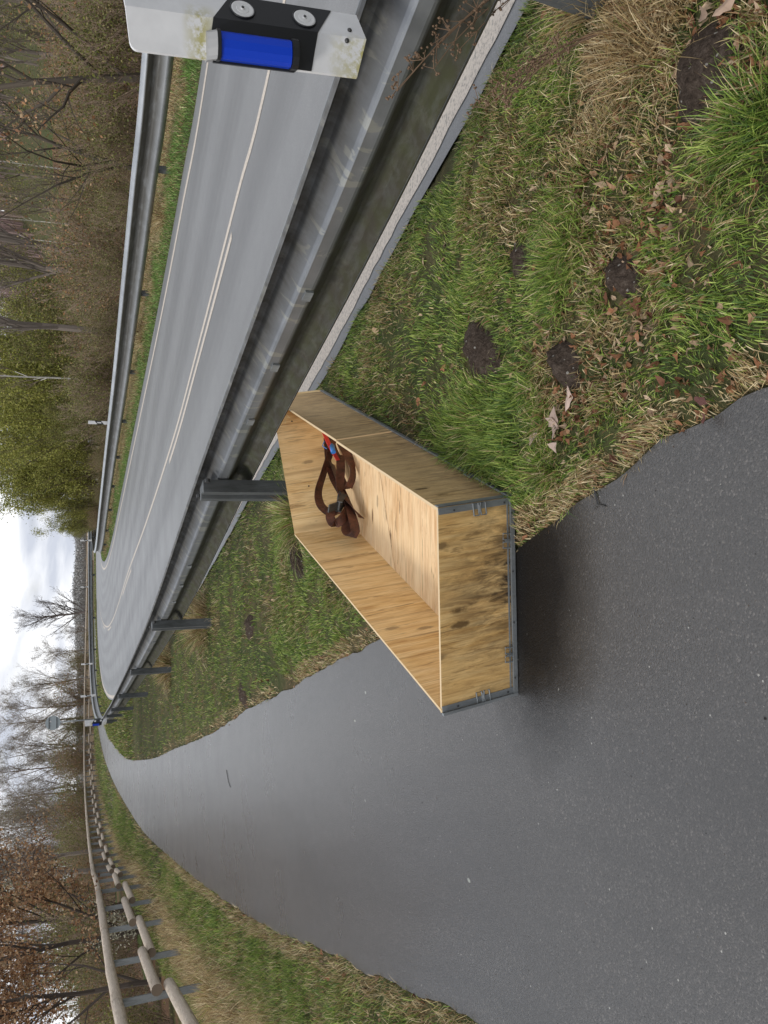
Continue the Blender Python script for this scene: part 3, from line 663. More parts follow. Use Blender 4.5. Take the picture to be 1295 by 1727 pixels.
dn = delineator('nearest delineator post, large, with two round reflectors and a blue reflector box')
dn.location = (1.413, 2.275, .853); dn.rotation_euler = (0, R(-4.2), 0); dn.scale = (.91,) * 3
df = copytree(dn); tag(df, 'small distant delineator post with blue reflector where the near rail folds back', 'delineator')
df.location = (-6.88, 28.0, .80); df.rotation_euler = (0, 0, R(12)); df.scale = (.9,) * 3 
def marker():
    e = empty('delineator_post')
    b = MB(); extrude_poly(b, [(-.06, .0), (.06, .0), (.0, .07)], 0, .93); b.build('body', M['white'], e)
    k = MB(); V = [(-.063, -.003, .25), (.063, -.003, .38), (.063, -.003, .66), (-.063, -.003, .53), (-.063, .004, .25), (.063, .004, .38), (.063, .004, .66), (-.063, .004, .53)]
    k.add(V, [(0, 1, 2, 3), (7, 6, 5, 4), (0, 4, 5, 1), (3, 2, 6, 7), (0, 3, 7, 4), (1, 5, 6, 2)]); kb = k.build('black_band', M['black'], e)
    r = MB(); r.box((0, -.006, .455), (.045, .006, .18)); r.build('reflector', M['disc'], kb)
    return e
mk0 = marker(); spots = [
    ((3.05, 29.2, .66), 'delineator post with black band on the inner rail before the yellow green bushes', -5),
    ((-12.2, 57.0, .62), 'nearer of the small delineator posts on the far rail, left of the others', 10),
    ((-13.0, 73.5, .55), 'small delineator post on the far rail below the leafless trees', 0),
    ((-7.9, 90.6, .55), 'small delineator post on the far rail at the foot of the lone leafless tree', 0),
    ((-2.45, 74, .62), 'small white delineator post at the tip of the inner rail end', 0),
    ((-1.3, 91.8, .62), 'small delineator post on the far rail just clear of the green bushes', 0),
    ((.5, 91.9, .5), 'small delineator post on the far rail in front of the green bushes edge', 0)]
for k, (loc, lab, rz) in enumerate(spots):
    o = mk0 if k == 0 else copytree(mk0); o.location = loc; o.rotation_euler = (0, 0, R(rz)); tag(o, lab, 'delineator', 'small delineator posts along the rails round the bend')
    o.scale = (1.15, 1.15, 1) if k else (.95, .95, .75)
# round sign seen from behind
sg = empty('road_sign', (-10.65, 44, 0)); tag(sg, 'round grey traffic sign seen from the back on its pole by the bend', 'road sign')
p = MB(); p.tube([(0, .05, -.1), (0, .05, 3.2)], .035, 10); p.build('pole', M['steel'], sg, smooth=True)
p = MB(); k = 36
V = [(.36 * math.cos(2 * math.pi * q / k), y, 2.88 + .36 * math.sin(2 * math.pi * q / k)) for y in (0, -.012) for q in range(k)]
p.add([(x, y, z) for x, y, z in V], [(j, (j + 1) % k, k + (j + 1) % k, k + j) for j in range(k)], (), [tuple(range(k)), tuple(range(k, 2 * k))[::-1]]); pd = p.build('sign_plate', M['signback'], sg)
p = MB()
for z in (2.7, 3.06): p.box((0, -.025, z), (.56, .02, .03))
p.build('bracket', M['dark_steel'], pd)
p = MB(); p.box((.08, -.014, 3.0), (.07, .004, .07)); p.build('sticker', M['disc'], pd)

# ------------------------------------------------------------------ log fence
fe = empty('log_fence', (float(FENCE[20, 0]), float(FENCE[20, 1]), 0)); fo = np.array([fe.location.x, fe.location.y, 0])
tag(fe, 'long fence of round timber rails on grey steel posts beside the cycle path', 'fence')
FL = FENCE - fo
dF = np.concatenate([[0], np.cumsum(np.linalg.norm(np.diff(FENCE[:, :2], axis=0), axis=1))])
fs = np.arange(.2, dF[-1] - .5, 2.82); s1 = arc_of(FENCE, 10.75); fs = fs + (s1 - fs[np.argmin(abs(fs - s1))]); fs = fs[fs > 0]
fc, ft, fn_, fz, _ = at_arc(FENCE, fs)
fpm = MB(); extrude_poly(fpm, [(-.045, -.03), (.045, -.03), (.045, -.018), (-.033, -.018), (-.033, .018), (.045, .018), (.045, .03), (-.045, .03)], -.6, 1.14); fp0 = None
for q in range(len(fs)):
    if fp0 is None: fp0 = fpm.build('post', M['steel'], fe); o = fp0
    else: o = fp0.copy(); COL.objects.link(o); o.parent = fe
    o.location = (fc[q][0] - fo[0], fc[q][1] - fo[1], fz[q]); o.rotation_euler = (R(random.uniform(-1.2, 1.2)), R(random.uniform(-1.2, 1.2)), math.atan2(ft[q][1], ft[q][0]) - R(90))
for q in range(len(fs) - 1):
    a_ = np.array([*fc[q], fz[q]]) - fo; b_ = np.array([*fc[q + 1], fz[q + 1]]) - fo; t_ = (b_ - a_) / np.linalg.norm(b_ - a_); nn = np.array([-t_[1], t_[0], 0])
    if q % 2 == 0:                                          # top rail logs span two bays
        e_ = np.array([*fc[min(q + 2, len(fs) - 1)], fz[min(q + 2, len(fs) - 1)]]) - fo
        m = MB(); r0 = .074 + random.uniform(-.004, .004)
        pts = [a_ + (0, 0, 1.19)] + [(a_ * (1 - w_) + b_ * w_) + np.array([0, 0, 1.19 + random.uniform(-.008, .008)]) for w_ in (.25, .5, .75)] + [b_ + (0, 0, 1.19)] + [(b_ * (1 - w_) + e_ * w_) + np.array([0, 0, 1.19 + random.uniform(-.008, .008)]) for w_ in (.25, .5, .75)] + [e_ + (0, 0, 1.19)]
        pts = [Vector(p_) for p_ in pts]
        pts[-1] -= (pts[-1] - pts[-2]).normalized() * .008
        m.tube(pts, [r0 * (1 + .04 * math.sin(w_ * 1.9 + q)) for w_ in range(len(pts))], 12); m.build('top_rail', M['log'], fe, smooth=True)
    zm = .70 if q % 2 == 0 else .545
    m = MB(); side = nn * (.0 + .095) * -1
    A_ = a_ - t_ * .16 + side + (0, 0, zm + random.uniform(-.015, .015)); B_ = b_ + t_ * .10 + side + (0, 0, zm + random.uniform(-.015, .015))
    pts = [Vector(A_ * (1 - w_) + B_ * w_) for w_ in (0, .25, .5, .75, 1)]
    m.tube(pts, .073, 12); o = m.build('middle_rail', [M['log'], M['log_end']], fe, smooth=True)
    for p_ in o.data.polygons:
        if len(p_.vertices) > 4: p_.material_index = 1

# ------------------------------------------------------------------ plywood crate
CR = empty('plywood_crate', (.06, 2.9, 0)); cr0 = Vector(CR.location)
tag(CR, 'open plywood crate on the path edge with brown straps inside', 'crate')
A, B, C, D = Vector((-.725, 2.847, .006)), Vector((.061, 2.875, .008)), Vector((.868, 5.55, .02)), Vector((-.09, 4.86, .02))
At, Bt, Ct, Dt = Vector((-.778, 2.84, .336)), Vector((.015, 2.842, .352)), Vector((.822, 5.66, .372)), Vector((-.15, 5.02, .36))
def panel(name, P0, P1, P1t, P0t, inward, th, mo, mi_, parent, u0=0, split=None):
    """quad slab P0-P1 along the bottom; outer face mo, inner face mi_"""
    P = [P0, P1, P1t, P0t]; nrm = (P1 - P0).cross(P0t - P0).normalized()
    if nrm.dot(inward) < 0: nrm = -nrm
    nu = 8; Vv = []; uvv = []; Ln = (P1 - P0).length; H = (P0t - P0).length
    for side in (0, 1):
        for j in range(3):
            for i in range(nu + 1):
                a_ = i / nu; b_ = j / 2; p = (P0 * (1 - a_) + P1 * a_) * (1 - b_) + (P0t * (1 - a_) + P1t * a_) * b_ + nrm * th * side
                Vv.append(p - cr0); uvv.append((u0 + a_ * Ln, b_ * H))
    Q = []; mi = []
    n = nu + 1
    for side in (0, 1):
        s = side * 3 * n
        for j in range(2):
            for i in range(nu): Q.append((s + j * n + i, s + j * n + i + 1, s + (j + 1) * n + i + 1, s + (j + 1) * n + i)); mi.append(side)
    o_ = 3 * n
    for i in range(nu):
        Q.append((i, i + 1, o_ + i + 1, o_ + i)); mi.append(2); k = 2 * n; Q.append((k + i, k + i + 1, o_ + k + i + 1, o_ + k + i)); mi.append(2)
    for j in range(2):
        for e_ in (0, nu): Q.append((j * n + e_, (j + 1) * n + e_, o_ + (j + 1) * n + e_, o_ + j * n + e_)); mi.append(2)
    return mk(name, Vv, np.array(Q), [mo, mi_, M['ply_edge']], parent, uv=uvv, mi=mi)
cen = (A + B + C + D) / 4; TH = .013
panel('front_panel', A, B, Bt, At, Vector((0, 1, 0)), TH, M['ply_front'], M['ply_in'], CR, u0=0)
mR = B.lerp(C, .475); mRt = Bt.lerp(Ct, .455); nR = Vector((-1, .3, 0))
sp = tag(panel('side_panel', B, mR, mRt, Bt, nR, TH, M['ply_side'], M['ply_in'], CR, u0=1))
panel('side_panel', mR + (C - B) * .004 + Vector((.004, 0, 0)), C, Ct, mRt + (Ct - Bt) * .004 + Vector((.004, 0, 0)), nR, TH, M['ply_side'], M['ply_in'], CR, u0=3)
panel('end_panel', C, D, Dt, Ct, Vector((0, -1, 0)), TH, M['ply_side'], M['ply_in'], CR, u0=5)
mL = D.lerp(A, .45); mLt = Dt.lerp(At, .45)
panel('side_panel', D, mL, mLt, Dt, Vector((1, 0, 0)), TH, M['ply_side'], M['ply_in'], CR, u0=7)
panel('side_panel', mL, A, At, mLt, Vector((1, 0, 0)), TH, M['ply_side'], M['ply_in'], CR, u0=9.3)
# floor in two sheets (grain parallel to the front panel)
def floor(P, name='floor_board', z=.034, t=.010, u0=0):
    ax = (B - A).normalized(); ay = Vector((-ax.y, ax.x, 0)); n = len(P)
    V = [Vector((p.x, p.y, z)) - cr0 for p in P] + [Vector((p.x, p.y, z - t)) - cr0 for p in P]
    uv = [((p - A).dot(ay) + u0, (p - A).dot(ax)) for p in P] * 2
    mk(name, V, [np.array([list(range(n))]), np.array([list(range(n, 2 * n))[::-1]]), np.array([(j, (j + 1) % n, n + (j + 1) % n, n + j)[::-1] for j in range(n)])], M['ply_floor'], CR, uv=uv)
ins = lambda p: p + (cen - p) * .018
a1, b1, c1, d1 = [ins(p) for p in (A, B, C, D)]
fl1, fr1 = a1.lerp(d1, .62), b1.lerp(c1, .60)
floor([a1, b1, fr1, fl1]); floor([fl1 + Vector((.0, .006, 0)), fr1 + Vector((0, .006, 0)), c1, d1], u0=.37)
# galvanised corner strips and clips
tr = MB()
def bar(m, p, q, w, t_, outw, zup=Vector((0, 0, 1))):
    p = p - cr0; q = q - cr0; d = (q - p).normalized(); s = d.cross(outw).normalized(); o_ = outw.normalized()
    V = [pp + s * a_ * w + o_ * b_ * t_ for pp in (p, q) for a_, b_ in ((-.5, 0), (.5, 0), (.5, 1), (-.5, 1))]
    m.add(V, [(0, 1, 2, 3), (7, 6, 5, 4), (0, 4, 5, 1), (1, 5, 6, 2), (2, 6, 7, 3), (3, 7, 4, 0)])
nF = Vector((0, -1, -.06)).normalized(); nS = Vector((1, -.30, .05)).normalized(); nL = -nS
def strip_part(name, p, q, w, outw, t_=.004):
    m = MB(); bar(m, p + outw * .001, q + outw * .001, w, t_, outw); return m.build(name, M['steel'], CR)
sx = Vector((1, 0, 0)); sy = (C - B).normalized()
strip_part('corner_strip', B - sx * .014, Bt - sx * .014, .026, nF); strip_part('corner_strip', B + sy * .016, Bt + sy * .016, .026, nS)
strip_part('corner_strip', A + sx * .014, At + sx * .014, .022, nF); strip_part('corner_strip', A + sx * -.004 , At + sx * -.004, .010, nF, .014)
strip_part('base_strip', A.lerp(At, .02), B.lerp(Bt, .02), .018, nF, .012); strip_part('base_strip', A.lerp(At, .075) , B.lerp(Bt, .075), .006, nF)
strip_part('base_strip', B.lerp(Bt, .03), C.lerp(Ct, .03), .022, nS, .008)
def clip(p, along, across, outw):
    """spring clip: two small wire loops on a plate"""
    m = MB(); p = p - cr0; along.normalize(); across = (across - along * across.dot(along)).normalized(); o_ = outw * .007
    for s in (-1, 1):
        c = p + along * s * .017
        pts = [c + o_ + along * (.012 * a_) + across * (.024 * b_) for a_, b_ in ((-1, -1), (1, -1), (1, 1), (-1, 1), (-1, -1))]
        m.tube(pts, .0032, 6)
    m.tube([p + o_ - across * .016, p + o_ * 1.4, p + o_ + across * .016], .003, 6)
    return m.build('clip', M['steel'], CR)
zf = (Bt - B).normalized(); za = (At - A).normalized()
clip(B.lerp(Bt, .46) - sx * .028, zf.copy(), sx.copy(), nF); clip(A.lerp(At, .46) + sx * .020, za.copy(), sx.copy(), nF)
clip(A.lerp(B, .78) + zf * .028, sx.copy(), zf.copy(), nF); clip(A.lerp(B, .20) + zf * .028, sx.copy(), zf.copy(), nF)
clip(B.lerp(C, .12) + zf * .02, sy.copy(), zf.copy(), nS)

def dot(p, outw, r_, name, m_):
    q = MB(); p = p - cr0; q.tube([p - outw * .001, p + outw * .002, p + outw * .0035], [r_, r_, r_ * .5], 8); q.build(name, m_, CR)
for f in (.12, .80): dot(B.lerp(Bt, f) - sx * .018 + nF * .005, nF, .0045, 'rivet', M['bolt']); dot(A.lerp(At, f) + sx * .012 + nF * .005, nF, .0045, 'rivet', M['bolt'])
for f in (.08, .36, .62, .92): dot(A.lerp(B, f) + zf * .012 + nF * .013, nF, .004, 'rivet', M['bolt'])
nD = Vector(((C - D).y, -(C - D).x, 0)).normalized()
for fa, fz_ in ((.30, .62), (.78, .70)): dot(D.lerp(C, fa).lerp(Dt.lerp(Ct, fa), fz_) + nD * TH, nD, .006, 'screw_hole', M['black'])
m = MB(); w0 = Bt.lerp(Ct, .86) - cr0
for dx_, dy_ in ((.10, -.16), (.03, -.22), (.12, -.05)): m.tube([w0 + Vector((0, 0, .004)), w0 + Vector((dx_ * -.6, dy_ * .5, .012)), w0 + Vector((-dx_, dy_, .003))], .0016, 4)
o = m.build('straw_wisp', M['straw']); o.location = cr0; tag(o, 'few dry straw stalks caught on the rim at the far end of the crate', 'straw')

# straps in the crate
def circle_arc(c, ex, ey, r1, r2, a0, a1, n=14):
    return [Vector(c) + Vector(ex) * r1 * math.cos(a0 + (a1 - a0) * i / (n - 1)) + Vector(ey) * r2 * math.sin(a0 + (a1 - a0) * i / (n - 1)) for i in range(n)]
def crv(P, n=26): return [Vector(v) for v in catmull(P, -n)]
ex = (C - D).normalized(); ez = Vector((0, 0, 1)); ey = Vector((-ex.y, ex.x, 0)) * -1      # ex along the end wall, ey towards the viewer
def LP(a_, b_, z): return D + ex * a_ + ey * b_ + Vector((0, 0, z - D.z))
st = empty('tie_down_strap', LP(.35, .2, .03)); s0 = Vector(st.location)
tag(st, 'tangle of dark brown tie-down straps with ratchet in the far corner of the crate', 'strap')
m = MB()
wid = .056
loops = [[(0.652, 0.1, 0.056), (0.511, 0.1, 0.11), (0.359, 0.09, 0.174), (0.218, 0.08, 0.231), (0.086, 0.12, 0.252), (0.002, 0.16, 0.23), (-0.016, 0.16, 0.157), (0.002, 0.16, 0.093)],
    [(0.637, 0.09, 0.11), (0.477, 0.08, 0.123), (0.322, 0.09, 0.117), (0.155, 0.14, 0.101), (0.006, 0.18, 0.097), (-0.142, 0.22, 0.107)],
    [(0.48, 0.24, 0.078), (0.372, 0.27, 0.059), (0.252, 0.3, 0.063), (0.151, 0.32, 0.08), (0.095, 0.28, 0.107)],
    [(0.71, 0.08, 0.086), (0.562, 0.12, 0.081), (0.413, 0.16, 0.07), (0.291, 0.16, 0.093), (0.157, 0.18, 0.088)],
    [(0.443, 0.08, 0.101), (0.265, 0.12, 0.103), (0.046, 0.2, 0.103), (-0.114, 0.26, 0.119), (-0.237, 0.29, 0.133), (-0.26, 0.28, 0.161), (-0.176, 0.22, 0.162), (-0.071, 0.2, 0.118)],
    [(.02, .20, .16), (-.03, .20, .215), (-.07, .20, .235), (-.12, .20, .22), (-.10, .22, .17), (-.03, .22, .13)],
    [(.45, .16, .06), (.30, .20, .10), (.12, .18, .13), (-.02, .24, .10), (-.12, .26, .06)]]
for k, lp in enumerate(loops):
    pts = crv([tuple(LP(a_, b_, max(z, .062))) for a_, b_, z in lp], 34)
    wd = [(ey * (.25 + .55 * math.sin(i * .16 + k * 1.7)) + ez * (.85 + .2 * math.cos(i * .13 + k)) + ex * .1) for i in range(len(pts))]
    m.ribbon([p_ - s0 for p_ in pts], wd, wid, .003)
m.build('webbing', M['web'], st)
rt = MB(); c = LP(.03, .21, .15) - s0; rot = Matrix.Rotation(math.atan2(ex.y, ex.x) + .5, 3, 'Z') @ Matrix.Rotation(.5, 3, 'Y')
for s in (-1, 1): rt.box(c + rot @ Vector((0, s * .032, 0)), (.13, .006, .035), M3=rot)
for x_ in (-.055, -.02, .02, .055): rt.tube([c + rot @ Vector((x_, -.036, 0)), c + rot @ Vector((x_, .036, 0))], .009 if abs(x_) > .03 else .012, 8)
rt.box(c + rot @ Vector((-.09, 0, .03)), (.08, .05, .008), M3=rot @ Matrix.Rotation(.5, 3, 'Y'))
rt.tube([c + rot @ Vector((.06, -.03, .02)), c + rot @ Vector((.10, -.03, .04)), c + rot @ Vector((.10, .03, .04)), c + rot @ Vector((.06, .03, .02))], .006, 6)
rt.build('ratchet', M['dark_steel'], st)
rs = empty('red_strap', LP(.66, .10, .14)); q0 = Vector(rs.location); tag(rs, 'short red webbing strap under the brown ones in the crate', 'strap')
m = MB(); pts = crv([tuple(LP(a_, b_, z)) for a_, b_, z in [(0.64, 0.2, 0.16), (0.56, 0.2, 0.150), (0.47, 0.19, 0.125), (0.39, 0.18, 0.095)]], 16); m.ribbon([p_ - q0 for p_ in pts], [ey * .3 + ez * .9] * 16, .034, .004); m.build('webbing', M['redweb'], rs)
bc = empty('blue_cap', LP(.44, .23, .135)); tag(bc, 'small bright blue plastic cap beside the red strap in the crate', 'plastic cap')
m = MB(); q_ = Vector(ex) * .028; m.tube([-q_, q_], [.016, .016], 14); m.tube([q_ * 1.01, q_ * 1.45], [.011, .009], 12); m.build('cap', M['bluebit'], bc, smooth=True)
m = MB(); m.tube([(.0, 0, .04), (.02, .01, .065), (.05, .02, .05)], .003, 6); m.build('cord', M['bluebit'], bc)

# ------------------------------------------------------------------ soil mounds
def mound(x, y, rx, ry, h, rz, lab):
    n = 34; V = []; 
    for j in range(12):
        r_ = j / 11
        for i in range(n):
            t = 2 * math.pi * i / n; w_ = 1 + .25 * (float(vnoise(np.array(math.cos(t) * 1.8 + x * 7), np.array(math.sin(t) * 1.8 + y), 4)) - .5) * 2
            px, py = r_ * w_ * rx * math.cos(t), r_ * w_ * ry * math.sin(t)
            qx, qy = px * math.cos(rz) - py * math.sin(rz), px * math.sin(rz) + py * math.cos(rz)
            zz = h * (1 - r_ ** 2) ** .8 + (float(fbm(np.array((x + qx) * 30), np.array((y + qy) * 30), 8)) - .5) * .075 * (1 - r_ * .7) - .02 * r_
            V.append((qx, qy, zz))
    Q = [(j * n + i, j * n + (i + 1) % n, (j + 1) * n + (i + 1) % n, (j + 1) * n + i) for j in range(11) for i in range(n)]
    z0 = float(ground_z(x, y))
    o = mk('soil_mound', V, np.array(Q), M['soil'], smooth=True); o.location = (x, y, z0); tag(o, lab, 'soil mound'); return (x, y, max(rx, ry))
MOUNDS = [mound(1.20, 1.76, .16, .12, .055, .3, 'dark bare soil mound with pebbles beside the dead leaves at the right'),
    mound(.69, 3.08, .19, .12, .065, .9, 'dark molehill in the grass close to the crate side'),
    mound(.53, 2.43, .13, .085, .055, 1.0, 'soil mound in a ring of dry grass near the pale leaf heap'),
    mound(.74, 2.11, .13, .07, .045, .9, 'worn soil patch among tufts right of the dry ring'),
    mound(.98, 2.75, .09, .06, .035, .2, 'small crumbly soil spot between the molehill and the road line'),
    mound(-.38, 6.16, .24, .10, .06, .9, 'long dark molehill just left of the crate'),
    mound(-1.15, 8.0, .18, .10, .06, .2, 'molehill on the verge beyond the first rail post'),
    mound(-1.92, 8.55, .18, .09, .055, .5, 'flat worn molehill farthest out on the verge')]

# ------------------------------------------------------------------ grass
def blades(P, Z, h, w, lean, col, seed, az=None, droop=.5):
    """one mesh of curved blades; all arguments arrays"""
    r = np.random.default_rng(seed); n = len(P)
    az = r.uniform(0, 2 * np.pi, n) if az is None else az
    face = r.uniform(0, np.pi, n)
    dx, dy = np.cos(az), np.sin(az); wx, wy = np.cos(face) * w / 2, np.sin(face) * w / 2
    V = np.zeros((n, 7, 3), dtype=np.float32); ts = (0, .38, .74, 1.0)
    for k, t in enumerate(ts):
        out_ = h * np.sin(lean) * t ** (1.0 + droop); zz = h * np.cos(lean * (.45 + .55 * t)) * t
        cx = P[:, 0] + dx * out_; cy = P[:, 1] + dy * out_; ww = (1, .85, .55, 0)[k]
        if k < 3:
            V[:, 2 * k] = np.stack([cx - wx * ww, cy - wy * ww, Z + zz], 1); V[:, 2 * k + 1] = np.stack([cx + wx * ww, cy + wy * ww, Z + zz], 1)
        else: V[:, 6] = np.stack([cx, cy, Z + zz], 1)
    b = np.arange(n)[:, None] * 7
    Q = np.concatenate([b + [0, 1, 3, 2], b + [2, 3, 5, 4]]); T = b + [4, 5, 6]
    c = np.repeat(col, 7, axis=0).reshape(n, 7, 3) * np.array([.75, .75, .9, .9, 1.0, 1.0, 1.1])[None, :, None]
    return V.reshape(-1, 3), Q, T, c.reshape(-1, 3)
GREEN = np.array([[.16, .25, .038], [.23, .33, .056], [.35, .43, .10], [.075, .14, .03]]); STRAW = np.array([[.56, .44, .23], [.45, .33, .16], [.70, .58, .36], [.30, .18, .09]])
def colour(n, straw, r, green=GREEN, bright=1.0):
    k = r.random(n) < straw
    c = np.where(k[:, None], STRAW[r.integers(0, 4, n)], green[r.integers(0, 4, n)]) * r.uniform(.55, 1.35, (n, 1)) * bright
    return c
def scatter(n, x0, x1, y0, y1, r, p=2.0):
    """points in a box, density falling with distance"""
    X = r.uniform(x0, x1, n * 4); Y = r.uniform(y0, y1, n * 4); d = np.hypot(X, Y) + .6
    k = r.random(len(X)) < (np.maximum(y0, 1.2) / d) ** p * 1.2
    return np.stack([X, Y], 1)[k][:n]
MD = np.array(MOUNDS)
def grass_near():
    r = np.random.default_rng(3); parts = []
    for n, box, p, hs in ((175000, (-.2, 2.4, .9, 3.4), .0, 1.12), (125000, (-1.4, 1.6, 3.4, 7.0), .0, 1.3), (110000, (-5.2, .6, 7.0, 15.0), .6, 1.7), (70000, (-13.5, -2.6, 15, 46), 1.0, 3.2)):
        x0, x1, y0, y1 = box; P = np.stack([r.uniform(x0, x1, n), r.uniform(y0, y1, n)], 1)
        if p: P = P[r.random(n) < (y0 / P[:, 1]) ** (p * 1.5)]
        keep = ~inpoly(P, PATH_POLY) & ~inpoly(P, ROAD_POLY) & ~inpoly(P, CRATE_FOOT) & (dpoly(P, CRATE_FOOT[[0, 1, 2, 3, 0]]) > .02)
        T_, Nn = frames(LINE_OUT); 
        poly = np.concatenate([PR, ROAD_E_OUT[::-1]]); keep &= inpoly(P, poly); P = P[keep]
        dp = dpoly(P, PR[::2]); dr = dpoly(P, ROAD_E_OUT[::2]); dm = np.full(len(P), 9.)
        for mx, my, mr in MD: dm = np.minimum(dm, np.hypot(P[:, 0] - mx, P[:, 1] - my) / mr)
        patch = fbm(P[:, 0] * 2.3, P[:, 1] * 2.3, 31); clump = fbm(P[:, 0] * 8, P[:, 1] * 8, 33)
        bare = fbm(P[:, 0] * 4.5 + 9, P[:, 1] * 4.5, 35)
        keep = (r.random(len(P)) < np.clip(.30 + 1.6 * (clump - .28), .12, 1)) & (dm > .66) & (r.random(len(P)) < np.clip((dm - .5) * 2, 0, 1)) & (r.random(len(P)) < np.where(bare > .66, .35, 1))
        P, dp, dr, dm, patch, clump = [q[keep] for q in (P, dp, dr, dm, patch, clump)]; n = len(P)
        straw = np.clip(.20 + 2.0 * (patch - .50) - .10 * sst(3, 6, P[:, 1]), .08, .85)
        straw = np.maximum(straw, .85 * (dp < .09 + .05 * clump)); straw = np.maximum(straw, .75 * (dm < 1.5) * (P[:, 0] < .62) * (P[:, 1] < 2.8))
        dry = np.exp(-((P[:, 0] - 1.50) / .19) ** 2 - ((P[:, 1] - 2.08) / .26) ** 2); straw = np.maximum(straw, .97 * (dry > .35))
        lush = np.exp(-((P[:, 0] - .95) / .16) ** 2 - ((P[:, 1] - 1.58) / .16) ** 2) + np.exp(-((P[:, 0] - .30) / .22) ** 2 - ((P[:, 1] - 3.2) / .5) ** 2) + .8 * np.exp(-((P[:, 0] - .95) / .2) ** 2 - ((P[:, 1] - 2.45) / .15) ** 2) + .7 * np.exp(-((P[:, 0] - .42) / .15) ** 2 - ((P[:, 1] - 2.75) / .18) ** 2)
        straw = straw * (1 - .75 * np.clip(lush, 0, 1))
        h = (.018 + .040 * clump ** 1.5 + .04 * np.clip(patch - .5, 0, 1)) * r.uniform(.5, 1.45, n) * hs ** .5
        h *= (1 + 1.3 * np.clip(lush, 0, 1)) * (1 + 1.0 * dry)
        w = r.uniform(.0022, .0052, n) * hs
        lean = r.uniform(.25, 1.35, n); col = colour(n, straw, r)
        az = np.where(r.random(n) < .5, 2.2 + (patch - .5) * 9, r.uniform(0, 6.28, n))
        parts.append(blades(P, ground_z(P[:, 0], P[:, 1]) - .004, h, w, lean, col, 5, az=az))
    return parts
def join(parts, name, m):
    n = 0; VV, QQ, TT, CC = [], [], [], []
    for V, Q, T, c in parts: VV.append(V); QQ.append(Q + n); TT.append(T + n); CC.append(c); n += len(V)
    return mk(name, np.concatenate(VV), [np.concatenate(QQ), np.concatenate(TT)], m, col=np.concatenate(CC))
tag(join(grass_near(), 'verge_grass', M['blade']), 'green and straw coloured verge grass between the cycle path and the guard rail', 'grass', kind='stuff')
def grass_left():
    r = np.random.default_rng(13); parts = []
    FV = FENCE[:, :2]
    for n, box, hs in ((170000, (-6.5, -1.9, 3.2, 8.5), 1.3), (150000, (-9.5, -3.6, 8.5, 17), 2.0), (90000, (-16, -6, 17, 42), 3.6), (30000, (-26, -12, 42, 95), 7)):
        x0, x1, y0, y1 = box; P = np.stack([r.uniform(x0, x1, n), r.uniform(y0, y1, n)], 1)
        lim = off(FENCE, 1.1); poly = np.concatenate([[(-3.9, 3)], lim[:, :2], PL[::-1]]); P = P[inpoly(P, poly) & ~inpoly(P, PATH_POLY)]
        df = dpoly(P, FV[::3]); dp = dpoly(P, PL[::3]); dk = np.exp(-((df) / .55) ** 2)
        patch = fbm(P[:, 0] * 1.4, P[:, 1] * 1.4, 41); clump = fbm(P[:, 0] * 6, P[:, 1] * 6, 43)
        keep = r.random(len(P)) < np.clip(.35 + 1.6 * (clump - .3), .15, 1); P, df, dp, dk, patch, clump = [q[keep] for q in (P, df, dp, dk, patch, clump)]; n = len(P)
        straw = np.clip(.14 + 1.1 * (patch - .45), .05, .6); straw = np.maximum(straw, np.clip(dk * 1.15, 0, .93)); straw = np.maximum(straw, .8 * (dp < .10 + .06 * clump))
        h = (.03 + .05 * clump) * r.uniform(.6, 1.5, n) * hs ** .5 * (1 + 1.0 * dk * (clump > .4)); w = r.uniform(.002, .0042, n) * hs
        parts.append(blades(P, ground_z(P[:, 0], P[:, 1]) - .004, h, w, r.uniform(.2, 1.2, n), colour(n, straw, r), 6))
    return parts
tag(join(grass_left(), 'verge_grass', M['blade']), 'grass strip between the cycle path and the log fence, straw coloured under the fence', 'grass', kind='stuff')
def grass_inner():
    r = np.random.default_rng(23); parts = []
    GI = np.array([[.16, .29, .06], [.21, .36, .08], [.26, .40, .11], [.13, .22, .06]])
    for n, s0, s1, hs in ((90000, 8, 40, 3.0), (40000, 40, 110, 6)):
        s = r.uniform(s0, s1, n); c, t, nn, _, L_ = at_arc(IRAIL, np.minimum(s, 1e9)); o_ = r.uniform(-1.5, 1.6, n)
        P = c + nn * o_[:, None]; P = P[~inpoly(P, ROAD_POLY)]; 
        dr = dpoly(P, IRAIL[::4]); patch = fbm(P[:, 0] * 1.2, P[:, 1] * 1.2, 51); n_ = len(P)
        tuft = np.exp(-(dr / .35) ** 2); keep = ~inpoly(c + nn * o_[:, None], ROAD_POLY); ok_ = o_[keep]; straw = np.clip(.08 + .8 * tuft * (patch > .45) + .75 * (ok_ < -.15), 0, .85)
        h = (.05 + .05 * patch) * r.uniform(.6, 1.5, n_) * (1 + .9 * tuft)
        parts.append(blades(P, ground_z(P[:, 0], P[:, 1]) - .005, h, r.uniform(.002, .004, n_) * hs, r.uniform(.2, 1.0, n_), colour(n_, straw, r, GI), 7))
    # strip of grass on the outside of the bend
    n = 30000; s = r.uniform(30, 135, n); c, t, nn, _, L_ = at_arc(RAIL, s); P = c + nn * r.uniform(-1.2, 2.5, n)[:, None]; P = P[~inpoly(P, ROAD_POLY) & ~inpoly(P, PATH_POLY)]; n = len(P)
    parts.append(blades(P, ground_z(P[:, 0], P[:, 1]) - .005, r.uniform(.06, .16, n), r.uniform(.015, .03, n), r.uniform(.2, 1, n), colour(n, np.full(n, .30), r), 8))
    return parts
tag(join(grass_inner(), 'verge_grass', M['blade']), 'bright short grass along the far side of the road below the inner rail', 'grass', kind='stuff')
